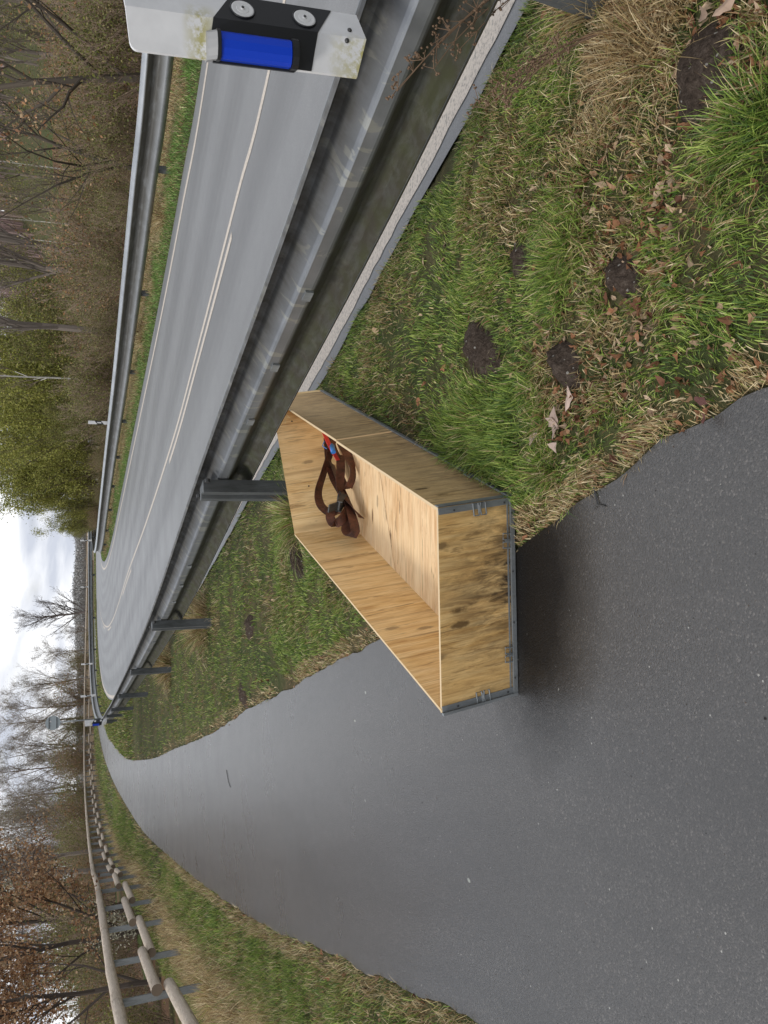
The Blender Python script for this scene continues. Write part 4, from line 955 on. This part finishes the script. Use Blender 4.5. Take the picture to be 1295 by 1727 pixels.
def tuft(name, x, y, n, rad_, h, straw, lab, w=.004, seed=1, cat='grass tuft'):
    r = np.random.default_rng(seed); P = r.normal(0, rad_ / 2, (n, 2)); z = float(ground_z(x, y))
    az = np.arctan2(P[:, 1], P[:, 0]) + r.normal(0, .5, n)
    V, Q, T, c = blades(P, np.full(n, -.01), h * r.uniform(.5, 1.25, n), r.uniform(.6, 1.2, n) * w, np.clip(np.hypot(P[:, 0], P[:, 1]) / rad_ * 1.2 + r.normal(.2, .2, n), .1, 1.5), colour(n, np.full(n, straw), r), seed, az=az)
    o = mk(name, V, [Q, T], M['blade'], col=c); o.location = (x, y, z); return tag(o, lab, cat)
tuft('grass_tuft', -1.50, 11.2, 900, .34, .42, .93, 'pale dry grass tuft at the foot of the second rail post', .008, 1)
tuft('grass_tuft', -2.95, 15.9, 700, .34, .36, .92, 'pale dry grass tuft at the foot of the third rail post', .011, 2)
tuft('grass_tuft', -.02, 6.2, 900, .25, .26, .45, 'shaggy green and brown tuft around the first rail post', .006, 3)
tuft('grass_tuft', 1.74, 2.28, 420, .18, .20, .97, 'dry straw tuft at the foot of the nearest rail post', .0035, 4)
tuft('grass_tuft', 1.42, 2.02, 600, .22, .15, .97, 'flattened straw tuft beside the dark soil mound', .003, 5)
tuft('grass_tuft', .98, 1.58, 700, .20, .115, .12, 'lush green tuft at the edge of the dark soil mound', .004, 6)
tuft('grass_tuft', .38, 3.15, 900, .24, .105, .15, 'thick green tuft against the side of the crate', .004, 7)
tuft('grass_tuft', .90, 2.50, 700, .14, .11, .12, 'green tuft midway between the crate and the road line', .0035, 8)
tuft('grass_tuft', .16, 2.63, 500, .10, .09, .25, 'green tuft hanging over the path at the crate corner', .0035, 9)
tuft('grass_tuft', 5.9, 16.6, 300, .35, .34, .9, 'pale tuft under the near part of the inner rail', .014, 10)
tuft('grass_tuft', 4.6, 21.8, 300, .35, .34, .9, 'pale tuft under the middle part of the inner rail', .018, 11)
tuft('grass_tuft', -6.15, 10.3, 700, .35, .30, .95, 'dry straw tuft at the nearest log fence post in view', .008, 12)

# ------------------------------------------------------------------ dead leaves
def leafmesh(P, Z, s, col, r, curl=.35, flat=.5):
    """lobed curled leaves: 10-gon fans bent along the midrib"""
    n = len(P); k = 10; t = np.linspace(0, 2 * np.pi, k, endpoint=False)
    rad_ = np.array([1, .72, .86, .6, .74, .9, .74, .6, .86, .72])
    lx = np.cos(t) * rad_; ly = np.sin(t) * rad_ * .62
    L3 = np.stack([lx, ly, np.zeros(k)], 1); L3 = np.concatenate([[[0, 0, 0]], L3])
    C_ = r.uniform(-curl, curl, n)[:, None] * 2; b2 = r.uniform(-curl, curl, n)[:, None] * 1.4
    X = np.repeat(L3[None, :, 0], n, 0) * r.uniform(.8, 1.2, (n, k + 1)); Y = np.repeat(L3[None, :, 1], n, 0) * r.uniform(.8, 1.2, (n, k + 1)); Zl = C_ * Y ** 2 * 1.6 + b2 * X ** 2 + .04 * r.normal(size=(n, k + 1))
    az = r.uniform(0, 6.28, n); tl = r.normal(0, flat, n); rl = r.normal(0, flat, n)
    ca, sa, ct, st_, cr_, sr = np.cos(az)[:, None], np.sin(az)[:, None], np.cos(tl)[:, None], np.sin(tl)[:, None], np.cos(rl)[:, None], np.sin(rl)[:, None]
    Y, Zl = Y * cr_ - Zl * sr, Y * sr + Zl * cr_; X, Zl = X * ct - Zl * st_, X * st_ + Zl * ct; X, Y = X * ca - Y * sa, X * sa + Y * ca
    s = s[:, None]; V = np.stack([P[:, :1] + X * s, P[:, 1:2] + Y * s, Z[:, None] + Zl * s + np.abs(s) * .25], 2)
    b = np.arange(n)[:, None]; T = np.concatenate([np.concatenate([b * (k + 1), b * (k + 1) + 1 + j, b * (k + 1) + 1 + (j + 1) % k], 1) for j in range(k)])
    c = np.repeat(col[:, None], k + 1, 1) * r.uniform(.8, 1.15, (n, k + 1, 1)); return V.reshape(-1, 3), T, c.reshape(-1, 3)
DEAD = np.array([[.30, .14, .07], [.44, .26, .15], [.54, .37, .24], [.18, .08, .045], [.60, .44, .30], [.36, .17, .09]])
def litter():
    r = np.random.default_rng(9); spots_ = [(1.22, 1.55, .16, 90), (1.40, 1.62, .16, 90), (.36, 2.42, .10, 40), (.62, 2.12, .14, 60), (.80, 2.02, .12, 40), (.95, 1.90, .13, 30), (1.0, 2.4, .15, 26), (.55, 1.85, .15, 30), (.60, 2.6, .10, 18), (1.15, 2.2, .2, 30), (.34, 2.0, .12, 20), (1.05, 3.2, .4, 18), (.5, 3.9, .6, 20), (.4, 5.0, .7, 14), (-1.0, 7.5, 1.2, 60), (-3.5, 13, 2, 60), (.8, 2.0, .7, 110), (-3.4, 4.6, .6, 110), (-4.4, 6.5, .9, 150), (-6, 10, 1.2, 260)]
    P = np.concatenate([r.normal(0, s_, (int(n * 1.9), 2)) + (x, y) for x, y, s_, n in spots_])
    e_ = PL[(PL[:, 1] > 2.5) & (PL[:, 1] < 14)]; P = np.concatenate([P, e_[r.integers(0, len(e_), 160)] + r.normal(0, .09, (160, 2))])
    e_ = PR[(PR[:, 1] > 3.6) & (PR[:, 1] < 12)]; P = np.concatenate([P, e_[r.integers(0, len(e_), 120)] + r.normal(0, .06, (120, 2))])
    e_ = PR[(PR[:, 1] > 1.2) & (PR[:, 1] < 3)]; P = np.concatenate([P, e_[r.integers(0, len(e_), 26)] + r.normal(0, .03, (26, 2)) + (.03, .02)])
    P = P[~inpoly(P, ROAD_POLY)]; P = P[~(inpoly(P, PATH_POLY) & (r.random(len(P)) < .93))]
    cq = [(q.x, q.y) for q in (A, B, C, D)]; P = P[~inpoly(P, cq)]
    n = len(P); V, T, c = leafmesh(P, ground_z(P[:, 0], P[:, 1]) + .006, r.uniform(.010, .027, n), DEAD[r.integers(0, 6, n)] * r.uniform(.5, 1.1, (n, 1)), r, .6, .8)
    return mk('leaf_litter', V, T, M['leaf'], col=c)
tag(litter(), 'curled brown oak leaves scattered through the verge grass', 'fallen leaves', kind='stuff')
def one_leaf(x, y, s, c, lab, seed, z=.045, nl=1):
    r = np.random.default_rng(seed); P = r.normal(0, .0 if nl == 1 else s * .9, (nl, 2)); V, T, cc_ = leafmesh(P, np.full(nl, .0), np.full(nl, s) * r.uniform(.7, 1.1, nl), np.repeat([c], nl, 0) * r.uniform(.7, 1.1, (nl, 1)), r, .3, .3)
    o = mk('dead_leaf', V, T, M['leaf'], col=cc_); o.location = (x, y, z); tag(o, lab, 'leaf')
one_leaf(1.04, 4.35, .055, (.52, .36, .24), 'single pale fallen leaf lying open on the grass near the road line', 1)
one_leaf(.64, 2.90, .035, (.55, .42, .22), 'single yellowish lobed leaf beside the molehill near the crate', 2)
one_leaf(.31, 2.50, .045, (.50, .38, .32), 'heap of pale pinkish dead leaves at the grass edge', 3, .05, 7)
one_leaf(.27, 1.78, .028, (.16, .07, .06), 'small dark red dead leaf at the path edge', 4, .02, 2)
one_leaf(1.36, 1.72, .05, (.50, .36, .27), 'large pale curled leaf above the dark soil mound', 5, .06, 2)
# small things lying on the path
def bits():
    r = np.random.default_rng(77); n = 2600; P = np.stack([r.uniform(-3, .3, n), .9 + 7 * r.random(n) ** 2], 1); P = P[inpoly(P, PATH_POLY)]; P = P[~inpoly(P, [(q.x, q.y) for q in (A, B, C, D)])]; n = len(P)
    return leafmesh(P, np.full(n, .0), r.uniform(.0009, .0034, n) * np.where(r.random(n) < .06, 2, 1), np.array([[.34, .33, .30], [.12, .085, .06], [.02, .018, .016], [.22, .19, .16]])[r.integers(0, 4, n)], r, .2, .3)
V, T, c = bits(); tag(mk('debris', V, T, M['leaf'], col=c), 'tiny grit, seed husks and leaf crumbs on the cycle path', 'debris', kind='stuff')
def twig(x, y, l, rz, lab, bend=.02):
    m = MB(); m.tube([(0, 0, .004), (l * .4, bend, .006), (l, -bend * .5, .004)], .003, 5); m.tube([(l * .4, bend, .006), (l * .55, bend * 2.5, .006)], .002, 4); o = m.build('twig', M['bolt']); o.location = (x, y, 0); o.rotation_euler = (0, 0, rz); tag(o, lab, 'twig')
twig(.02, 2.26, .09, .9, 'short dark twig sticking out from the grass onto the path'); twig(-1.9, 8.0, .28, 1.5, 'dark twig on the path near the verge'); twig(-3.2, 9.4, .3, 1.2, 'thin dark twig farther along the path')
# dry stems leaning over the rail at the right
def dry_plant(x, y, h, lean, lab, seed):
    r = random.Random(seed); m = MB()
    for s in range(5):
        a_ = lean + r.uniform(-.35, .35); L_ = h * r.uniform(.7, 1.1); pts = []
        for i in range(9):
            t = i / 8; pts.append((math.cos(a_) * L_ * .55 * t ** 1.6 + r.uniform(-.006, .006), math.sin(a_) * L_ * .55 * t ** 1.6 + r.uniform(-.006, .006), L_ * .86 * t * (1 - .15 * t)))
        m.tube(pts, [.0032 * (1 - .6 * i / 8) for i in range(9)], 5)
        for i in range(4, 9):
            for q in range(3):
                d = Vector((r.uniform(-1, 1), r.uniform(-1, 1), r.uniform(-.2, 1))).normalized() * r.uniform(.02, .06); p = Vector(pts[i]); m.tube([p, p + d], [.0015, .001], 4)
                for w_ in range(3):
                    e_ = p + d + Vector((r.uniform(-1, 1), r.uniform(-1, 1), r.uniform(-1, 1))) * .008; m.tube([e_, e_ + Vector((0, 0, .004)), e_ + Vector((0, 0, .008))], [.002, .0042, .001], 5)
    o = m.build('dry_plant', M['drystem']); o.location = (x, y, 0); tag(o, lab, 'plant')
M['drystem'] = mat('dry_stem', (.16, .10, .06), .8)[0]
dry_plant(1.84, 2.22, .90, 2.7, 'dead brown stems with seed heads leaning over the near end of the guard rail', 3)
dry_plant(1.55, 2.15, .55, 2.3, 'thin dead brown stalk at the foot of the nearest rail post', 5)

# ------------------------------------------------------------------ trees
def tubes(segs, col, jit=.25, seed=0):
    """segs (n,8): p0 p1 r0 r1 -> three or five sided frusta"""
    s = np.asarray(segs, float); r = np.random.default_rng(seed); VV, QQ, CC, n0 = [], [], [], 0
    for k, sel in ((7, s[:, 6] > .03), (3, s[:, 6] <= .03)):
        q = s[sel]; n = len(q)
        if not n: continue
        d = q[:, 3:6] - q[:, :3]; L_ = np.linalg.norm(d, axis=1, keepdims=True) + 1e-9; d /= L_
        ref = np.where(np.abs(d[:, 2:3]) > .9, [[1., 0, 0]], [[0, 0, 1.]]); a_ = np.cross(d, ref); a_ /= np.linalg.norm(a_, axis=1, keepdims=True); b_ = np.cross(d, a_)
        V = np.zeros((n, 2, k, 3))
        for j in range(k):
            t = 2 * np.pi * j / k; o_ = a_ * np.cos(t) + b_ * np.sin(t); V[:, 0, j] = q[:, :3] + o_ * q[:, 6:7]; V[:, 1, j] = q[:, 3:6] + o_ * q[:, 7:8]
        b = np.arange(n)[:, None] * 2 * k + n0
        QQ.append(np.concatenate([np.concatenate([b + j, b + (j + 1) % k, b + k + (j + 1) % k, b + k + j], 1) for j in range(k)]))
        VV.append(V.reshape(-1, 3)); cb = np.array(col) * r.uniform(1 - jit, 1 + jit, (n, 1)); CC.append(np.repeat(cb, 2 * k, 0)); n0 += n * 2 * k
    return np.concatenate(VV), np.concatenate(QQ), np.concatenate(CC)
def grow(seed, h, r0, levels=4, stems=1, spread=.6, first=.25, kids=(9, 6, 5, 4), ratio=(.55, .5, .5, .45), up_=.25, wob=.12, thin=.004, lean=0):
    rd = random.Random(seed); segs = []; tips = []
    def br(p, d, L_, r, lv):
        n = 6 if lv == 0 else (4 if lv == 1 else 3); pts = [p]; rs = [r]; dirs = [d]
        for i in range(n):
            w_ = wob * (1 if lv else .5); d = (d + Vector((rd.uniform(-w_, w_), rd.uniform(-w_, w_), rd.uniform(-w_, w_) + (up_ * .35 if lv else .02)))).normalized()
            p2 = p + d * (L_ / n); r2 = max(r * (1 - (.80 if lv == 0 else .75) * (i + 1) / n), thin); segs.append((*p, *p2, rs[-1], r2)); p = p2; pts.append(p); rs.append(r2); dirs.append(d)
        if lv >= levels: tips.append((*pts[-1], *dirs[-1])); tips.append((*pts[len(pts) // 2], *dirs[-1])); return
        k = kids[min(lv, len(kids) - 1)]; k = max(1, int(k * rd.uniform(.8, 1.25)))
        for i in range(k):
            t = first + (1 - first) * (i + rd.random()) / k if lv == 0 else .15 + .85 * (i + rd.random()) / k
            j = min(int(t * n), n - 1); f = t * n - j; q = pts[j].lerp(pts[j + 1], f); dd = dirs[j + 1]
            ang_ = rd.uniform(0, 6.283); ref = Vector((0, 0, 1)) if abs(dd.z) < .9 else Vector((1, 0, 0)); a_ = dd.cross(ref).normalized(); b_ = dd.cross(a_)
            s_ = spread * rd.uniform(.6, 1.25); nd = (dd * math.cos(s_) + (a_ * math.cos(ang_) + b_ * math.sin(ang_)) * math.sin(s_) + Vector((0, 0, up_ * .4))).normalized()
            ll = L_ * ratio[min(lv, len(ratio) - 1)] * rd.uniform(.6, 1.15) * (1.15 - .65 * t if lv == 0 else 1.1 - .5 * t)
            br(q, nd, ll, max(rs[j] * .55, thin), lv + 1)
    for s_ in range(stems):
        if stems > 1:
            a_ = 6.283 * s_ / stems + rd.uniform(-.4, .4); t = rd.uniform(.08, .75); d = Vector((math.cos(a_) * t, math.sin(a_) * t, 1)).normalized(); p = Vector((math.cos(a_) * .15, math.sin(a_) * .15, -.2)); hh = h * rd.uniform(.7, 1.08)
        else: d = Vector((lean, 0, 1)).normalized(); p = Vector((0, 0, -.3)); hh = h
        br(p, d, hh, r0, 0)
    return np.array(segs), np.array(tips)
def foliage(tips, n, size, cols, seed, spread=.18, bright=(.6, 1.35), drop=0):
    r = np.random.default_rng(seed); k = r.integers(0, len(tips), n); P = tips[k, :3] + r.normal(0, spread, (n, 3)) - np.array([0, 0, drop]); P[:, 2] = np.maximum(P[:, 2], .05)
    a_ = r.normal(size=(n, 3)); a_ /= np.linalg.norm(a_, axis=1, keepdims=True); b_ = np.cross(a_, r.normal(size=(n, 3))); b_ /= np.linalg.norm(b_, axis=1, keepdims=True)
    s = size * r.uniform(.6, 1.4, (n, 1)); V = np.stack([P - a_ * s * .5, P + b_ * s * .28, P + a_ * s * .5, P - b_ * s * .28], 1).reshape(-1, 3)
    cl = fbm(P[:, 0] * 1.3 + P[:, 2], P[:, 1] * 1.3 + P[:, 2] * .7, seed); c = np.array(cols)[r.integers(0, len(cols), n)] * r.uniform(*bright, (n, 1)) * (.7 + .6 * cl[:, None])
    return V, np.arange(n * 4).reshape(-1, 4), np.repeat(c, 4, 0)
BK = (.075, .062, .048); BKG = (.14, .13, .115)
YG = [(.31, .31, .07), (.25, .27, .06), (.38, .36, .10), (.20, .21, .055)]
OL = [(.19, .20, .07), (.24, .22, .09), (.14, .16, .05), (.27, .21, .11)]
BR = [(.33, .175, .085), (.43, .26, .14), (.21, .11, .06), (.50, .35, .21)]
PROT = {}
def proto(key, segs, tips, bark, leafargs=None, seed=1, jit=.25):
    t, c = tubes_data = None, None
    V, Q, C_ = tubes(segs, bark, jit, seed); tm = mk('trunk', V, Q, M['bark'], col=C_, link=False).data
    cm = None
    if leafargs: V, Q, C_ = foliage(tips, *leafargs); cm = mk('crown', V, Q, M['leaf'], col=C_, link=False).data
    PROT[key] = (tm, cm)
def segments_ok(a): return a
for q in range(4):
    s_, t_ = grow(100 + q, 5.6, .045, 3, stems=13, spread=.50, first=.12, kids=(8, 5, 4), ratio=(.42, .5, .5), up_=.35, thin=.006)
    proto('willow%d' % q, s_, t_, (.17, .145, .08), (24000, .095, YG if q < 3 else YG[:2] + OL, 200 + q, .20))
for q in range(3):
    s_, t_ = grow(120 + q, 2.6, .022, 3, stems=16, spread=.55, first=.05, kids=(8, 5, 4), ratio=(.5, .5, .5), up_=.15, thin=.0045)
    proto('thicket%d' % q, s_, t_, (.30, .225, .17), (5200, .065, [OL, OL + BR[:2], YG[1:2] + OL][q], 220 + q, .16))
for q in range(3):
    s_, t_ = grow(140 + q, 11, .16, 4, spread=.62, first=.22, kids=(13, 7, 5, 3), ratio=(.42, .5, .5, .5), up_=.35, thin=.007)
    proto('bare%d' % q, s_, t_, (.16, .135, .115))
for q in range(2):
    s_, t_ = grow(150 + q, 10, .15, 3, spread=.7, first=.12, kids=(15, 7, 5), ratio=(.45, .5, .45), up_=.4, thin=.007)
    proto('budding%d' % q, s_, t_, (.18, .15, .12), (5200, .09, OL + YG[1:2], 250 + q, .25))
for q in range(3):
    s_, t_ = grow(145 + q, 10.5, .15, 4, spread=.75, first=.16, kids=(14, 9, 6, 4), ratio=(.58, .52, .5, .5), up_=.16, wob=.13, thin=.008)
    proto('far%d' % q, s_, t_, (.24, .20, .17), (7000, .075, OL + BR[:1] + [(.25, .21, .16)] * 3, 245 + q, .35))
for q in range(2):
    s_, t_ = grow(160 + q, 12, .062, 3, spread=.5, first=.30, kids=(12, 6, 5), ratio=(.26, .5, .5), up_=.1, wob=.05, thin=.005)
    big = s_[:, 6] > .022; V, Q, C_ = tubes(s_, (.10, .08, .07), .2, q)
    proto('birch%d' % q, s_, t_, (.12, .10, .085)); 
    V, Q, C_ = tubes(s_[big], (.52, .50, .46), .28, q); V2, Q2, C2 = tubes(s_[~big], (.16, .12, .10), .2, q)
    PROT['birch%d' % q] = (mk('trunk', np.concatenate([V, V2]), np.concatenate([Q, Q2 + len(V)]), M['bark'], col=np.concatenate([C_, C2]), link=False).data, None)
for q in range(3):
    s_, t_ = grow(170 + q, 6.5, .075, 4, spread=.75, first=.10, kids=(12, 6, 5, 4), ratio=(.55, .55, .5, .45), up_=.15, wob=.2, thin=.0045)
    proto('oak%d' % q, s_, t_, (.075, .06, .05), (17000, .085, BR, 270 + q, .17))
s_, t_ = grow(190, 8.6, .20, 4, spread=.72, first=.20, kids=(16, 9, 6, 4), ratio=(.60, .52, .5, .45), up_=.22, wob=.12, thin=.007); proto('lone', s_, t_, (.15, .13, .12))
s_, t_ = grow(191, 5.5, .10, 4, spread=.9, first=.12, kids=(10, 6, 4, 4), ratio=(.75, .5, .5, .45), up_=.05, wob=.24, thin=.004, lean=.2); proto('sapling', s_, t_, (.085, .07, .055), (900, .085, BR, 291, .1))
def tree(key, x, y, s, name, lab, cat='tree', group=None, rz=None, sz=None):
    tm, cm = PROT[key]; z = float(ground_z(x, y))
    if cm: 
        e = empty(name, (x, y, z)); 
        for nme, me in (('trunk', tm), ('crown', cm)):
            o = bpy.data.objects.new(nme, me); COL.objects.link(o); o.parent = e
    else: e = bpy.data.objects.new(name, tm); COL.objects.link(e); e.location = (x, y, z)
    e.rotation_euler = (0, 0, random.uniform(0, 6.28) if rz is None else rz); e.scale = (s, s, sz or s); tag(e, lab, cat, group); return e
GW = 'yellow green bushes behind the inner rail'
for k, (x, y, s, v) in enumerate([(.55, 55, .72, 0), (-.5, 60, .48, 3), (1.7, 53, 1.0, 1), (2.9, 51, 1.15, 2), (4.6, 50, 1.25, 2), (-1.0, 66, .42, 3), (5.2, 44, 1.05, 0), (6.2, 38, .95, 1), (3.6, 47, .8, 2), (6.6, 46, 1.15, 1), (4.6, 41, .55, 3), (7.6, 34, .75, 3), (7.2, 56, 1.1, 3), (2.3, 60, .5, 3)]):
    tree('willow%d' % v, x, y, s, 'willow_bush', 'many stemmed bush with yellow green buds, one of the bushes behind the inner rail', 'bush', GW)
GT = 'thicket shrubs behind the inner rail'
for k in range(58):
    s_ = 14 + k * .95; c, t_, n_, _, L_ = at_arc(IRAIL, [s_]); o_ = -random.uniform(1.8, 5.5)
    tree('thicket%d' % random.choice((0, 0, 1, 2)), c[0][0] + n_[0][0] * o_, c[0][1] + n_[0][1] * o_, random.uniform(.5, .95) * (.5 if c[0][1] > 35 else 1), 'thicket_shrub', 'twiggy olive brown shrub in the thicket behind the inner rail', 'shrub', GT)
for k in range(46):
    az = R(random.uniform(8, 42)); d = random.uniform(22, 55); x, y = d * math.sin(az), d * math.cos(az)
    if inpoly(np.array([[x, y]]), np.concatenate([off(IRAIL, -3), [(300, 60), (300, -30)]]))[0]:
        tree('thicket%d' % random.choice((0, 1, 1, 2)), x, y, random.uniform(.55, .95), 'thicket_shrub', 'twiggy olive brown shrub in the thicket behind the inner rail', 'shrub', GT)
tree('sapling', 9.0, 17.0, 1.0, 'oak_sapling', 'dark crooked young oak with few orange leaves, nearest behind the inner rail', rz=2.2)
tree('sapling', 8.3, 20.5, .8, 'oak_sapling', 'smaller crooked oak with drooping twigs in front of the thicket', rz=.6)
tree('bare1', 5.75, 27.5, .80, 'bare_tree', 'grey brown bare trunk standing right behind the inner rail', rz=1)
tree('birch0', 5.25, 34.0, .70, 'birch_tree', 'nearest birch with white trunk rising behind the inner rail', rz=1)
tree('bare0', 7.4, 25, .75, 'bare_tree', 'bare tree with arching branches above the middle of the inner rail', rz=.4)
tree('bare2', 8.4, 30, .8, 'bare_tree', 'bare spreading tree behind the arching one', rz=2.4)
for (x, y, s, l) in ((23.7, 60, .75, 'pale slender birch farthest right on the slope'), (21.5, 60, .72, 'pale slender birch, second from the right on the slope'), (20.6, 62, .6, 'thin leaning birch between the two pairs on the slope'), (18.6, 60, .72, 'pale birch, second from the left on the slope'), (17.3, 61, .75, 'pale slender birch farthest left on the slope')):
    tree('birch1' if x > 20 else 'birch0', x, y, s, 'birch_tree', l)
GH = 'leafless trees in the wood on the slope'
for k in range(70):
    az = R(random.uniform(6.5, 42)); d = random.uniform(45, 135) if k > 18 else random.uniform(34, 60); x, y = d * math.sin(az), d * math.cos(az)
    key = random.choice(('bare0', 'bare1', 'bare2', 'budding0', 'budding1')) if d < 75 else random.choice(('bare0', 'bare1', 'bare2'))
    tree(key, x, y, random.uniform(.55, .95), 'woodland_tree', 'leafless or faintly budding tree in the wood behind the inner rail', 'tree', GH)
# background beyond the bend and the log fence
tree('lone', -13.6, 118, 1.02, 'bare_tree', 'lone dark leafless tree standing against the clouds beyond the bend', rz=.7)
GB = 'leafless trees beyond the far rail'
for k, (x, y, s, key) in enumerate([(-19, 118, .62, 'far0'), (-22, 114, .8, 'far1'), (-24.5, 110, .85, 'far2'), (-27, 113, .95, 'far0'), (-29, 108, .9, 'far1'), (-31, 106, .95, 'far2'), (-33, 102, .95, 'far0'), (-34, 98, .95, 'far1'), (-32, 90, .95, 'far2'), (-33, 85, 1.0, 'far0'), (-31, 78, .95, 'far1'), (-29, 70, .9, 'far0'), (-28.5, 64, .9, 'far2'), (-21, 112, .42, 'far1'), (-23.5, 107, .5, 'far2'), (-26, 105, .55, 'far1'), (-28.5, 101, .55, 'far2'), (-17, 124, .4, 'far1'), (-29.5, 94, .6, 'far1'), (-30, 87, .6, 'far2'), (-28, 80, .6, 'far1'), (-27, 73, .6, 'far2'), (-25.5, 66, .6, 'far1'), (-24.5, 60, .55, 'budding0'), (-23, 54, .55, 'budding1'), (-21.5, 49, .5, 'budding0'), (-20.5, 44, .55, 'budding1')]):
    tree(key, x, y, s * 1.12, 'bare_tree', 'leafless tree in the row beyond the far rail and log fence', 'tree', GB)
for k, (x, y, s) in enumerate([(-19, 108, .8), (-23, 107, 1.1), (-26, 104, .95), (-29, 101, 1.2), (-27, 93, .9), (-28.5, 86, 1.05), (-27, 78, .8), (-25.5, 70, .95), (-24, 63, .75), (-16, 109, .32), (-13, 110, .25), (-22, 57, .75), (-21, 52, .7)]):
    tree('thicket%d' % (k % 3), x, y, s * 1.7, 'thicket_shrub', 'dark scrub bush along the far side of the log fence', 'shrub', 'scrub beyond the log fence')
for (x, y, s, key, l) in ((-19.0, 48, .85, 'bare2', 'tall bare tree with fine twigs left of the round sign'), (-16.8, 40, .85, 'bare0', 'tall bare tree with a dark bent trunk behind the log fence'), (-17.5, 36, .8, 'bare1', 'bare tree over the brown leaved bush behind the log fence'), (-15.2, 33, .55, 'oak0', 'low red brown leaved oak bush behind the middle of the log fence')):
    tree(key, x, y, s, 'bare_tree' if key[0] == 'b' else 'oak_tree', l)
for (x, y, s, key, l) in ((-10.6, 21.3, 1.0, 'oak1', 'oak with dense rusty brown leaves overhanging the near log fence'), (-12.9, 27.5, 1.15, 'oak2', 'rusty leaved oak behind the nearest one, by the log fence'), (-9.9, 17.6, .85, 'oak0', 'brown leaved oak at the left end of the log fence'), (-15.5, 30.5, 1.0, 'oak1', 'brown leaved oak set back from the fence, above the dark bush')):
    tree(key, x, y, s, 'oak_tree', l)
for k, (x, y, s, v) in enumerate([(-13.0, 25.5, 1.05, 0), (-14.2, 28.5, 1.1, 2), (-12.0, 22.5, .7, 0), (-15.8, 31, 1.0, 0), (-17, 35, .9, 2), (-18.5, 41, .9, 1), (-9.6, 15.4, .6, 2), (-8.9, 12.6, .6, 2), (-10.8, 18, .6, 1), (-8.6, 11.2, .5, 2), (-11.5, 20, .6, 1), (-19.5, 46, .8, 1)]):
    tree('thicket%d' % v, x, y, s, 'thicket_shrub', 'olive scrub bush in the brambles behind the near half of the log fence', 'shrub', 'scrub behind the near fence')
for k in range(46):
    y = random.uniform(12, 95); x = -.33 * y - random.uniform(7, 22) - 3
    if random.random() < .5: tree('bare%d' % (k % 3), x, y + 6, random.uniform(.6, .9), 'bare_tree', 'leafless tree in the wood behind the log fence', 'tree', 'leafless trees in the wood left of the fence')
    else: tree('thicket%d' % (k % 3), x, y, random.uniform(.9, 1.5), 'thicket_shrub', 'scrub bush in the wood behind the log fence', 'shrub', 'scrub in the wood left of the fence')
# white flowering sprays behind the fence
s_, t_ = grow(300, 1.5, .012, 2, stems=7, spread=.5, first=.2, kids=(6, 5), ratio=(.5, .5), up_=.3, thin=.003)
proto('blossom', s_, t_, (.10, .08, .06), (700, .055, [(.55, .53, .42), (.45, .44, .33)], 300, .06))
tree('blossom', -10.0, 20.3, 1.0, 'blossom_shrub', 'small shrub with whitish catkins pushing through the log fence', 'shrub')
# far tree line on the horizon
def farline():
    r = np.random.default_rng(5); segs = []; n = 5200
    az = r.uniform(-24, 12, n); d = r.uniform(330, 520, n); x = d * np.sin(np.radians(az)); y = d * np.cos(np.radians(az)); hh = .82 * (1.4 + 4.6 * fbm(az * .35 + 5, az * 0, 9)) * (1 + .25 * np.clip((az + 12) / 12, -1, 1)) * r.uniform(.8, 1.1, n)
    base = np.stack([x, y, np.full(n, -1.)], 1); P = []
    for k in range(7): 
        q = base.copy(); q[:, 2] += hh * r.uniform(.3, 1, n); q[:, 0] += r.normal(0, 1.2, n); P.append(q)
    tips = np.concatenate(P); V1, Q1, C1 = foliage(tips, 90000, .6, [(.33, .33, .33), (.37, .35, .34), (.28, .30, .29)], 3, .4)
    sg_ = np.concatenate([base, base + np.stack([r.normal(0, .3, n), r.normal(0, .3, n), hh], 1), np.full((n, 1), .16), np.full((n, 1), .04)], 1); V2, Q2, C2 = tubes(sg_, (.2, .19, .18), .2, 3)
    return mk('distant_wood', np.concatenate([V1, V2]), np.concatenate([Q1, Q2 + len(V1)]), M['bark'], col=np.concatenate([C1, C2]))
tag(farline(), 'grey brown wood along the horizon beyond the bend', 'wood', kind='stuff')
def hillwood():
    r = np.random.default_rng(6); n = 2600; az = r.uniform(7, 44, n); d = r.uniform(95, 190, n); x = d * np.sin(np.radians(az)); y = d * np.cos(np.radians(az)); z = terrain(x, y)[0]; h = r.uniform(7, 11, n)
    base = np.stack([x, y, z], 1); segs = [np.concatenate([base, base + np.stack([r.normal(0, .4, n), r.normal(0, .4, n), h], 1), np.full((n, 1), .10), np.full((n, 1), .03)], 1)]
    for k in range(16):
        f = r.uniform(.25, .95, n)[:, None]; p = base + np.concatenate([np.zeros((n, 2)), h[:, None] * f], 1); a_ = r.uniform(0, 6.28, n); l_ = (h * .34 * (1.1 - f[:, 0]))[:, None] * r.uniform(.5, 1.2, (n, 1)); q = p + np.stack([np.cos(a_), np.sin(a_), r.uniform(.5, 1.3, n)], 1) * l_; segs.append(np.concatenate([p, q, np.full((n, 1), .03), np.full((n, 1), .012)], 1))
    V, Q, C_ = tubes(np.concatenate(segs), (.36, .26, .245), .3, 6); return mk('hillside_wood', V, Q, M['bark'], col=C_)
tag(hillwood(), 'purplish brown leafless wood covering the hillside at the back', 'wood', kind='stuff')
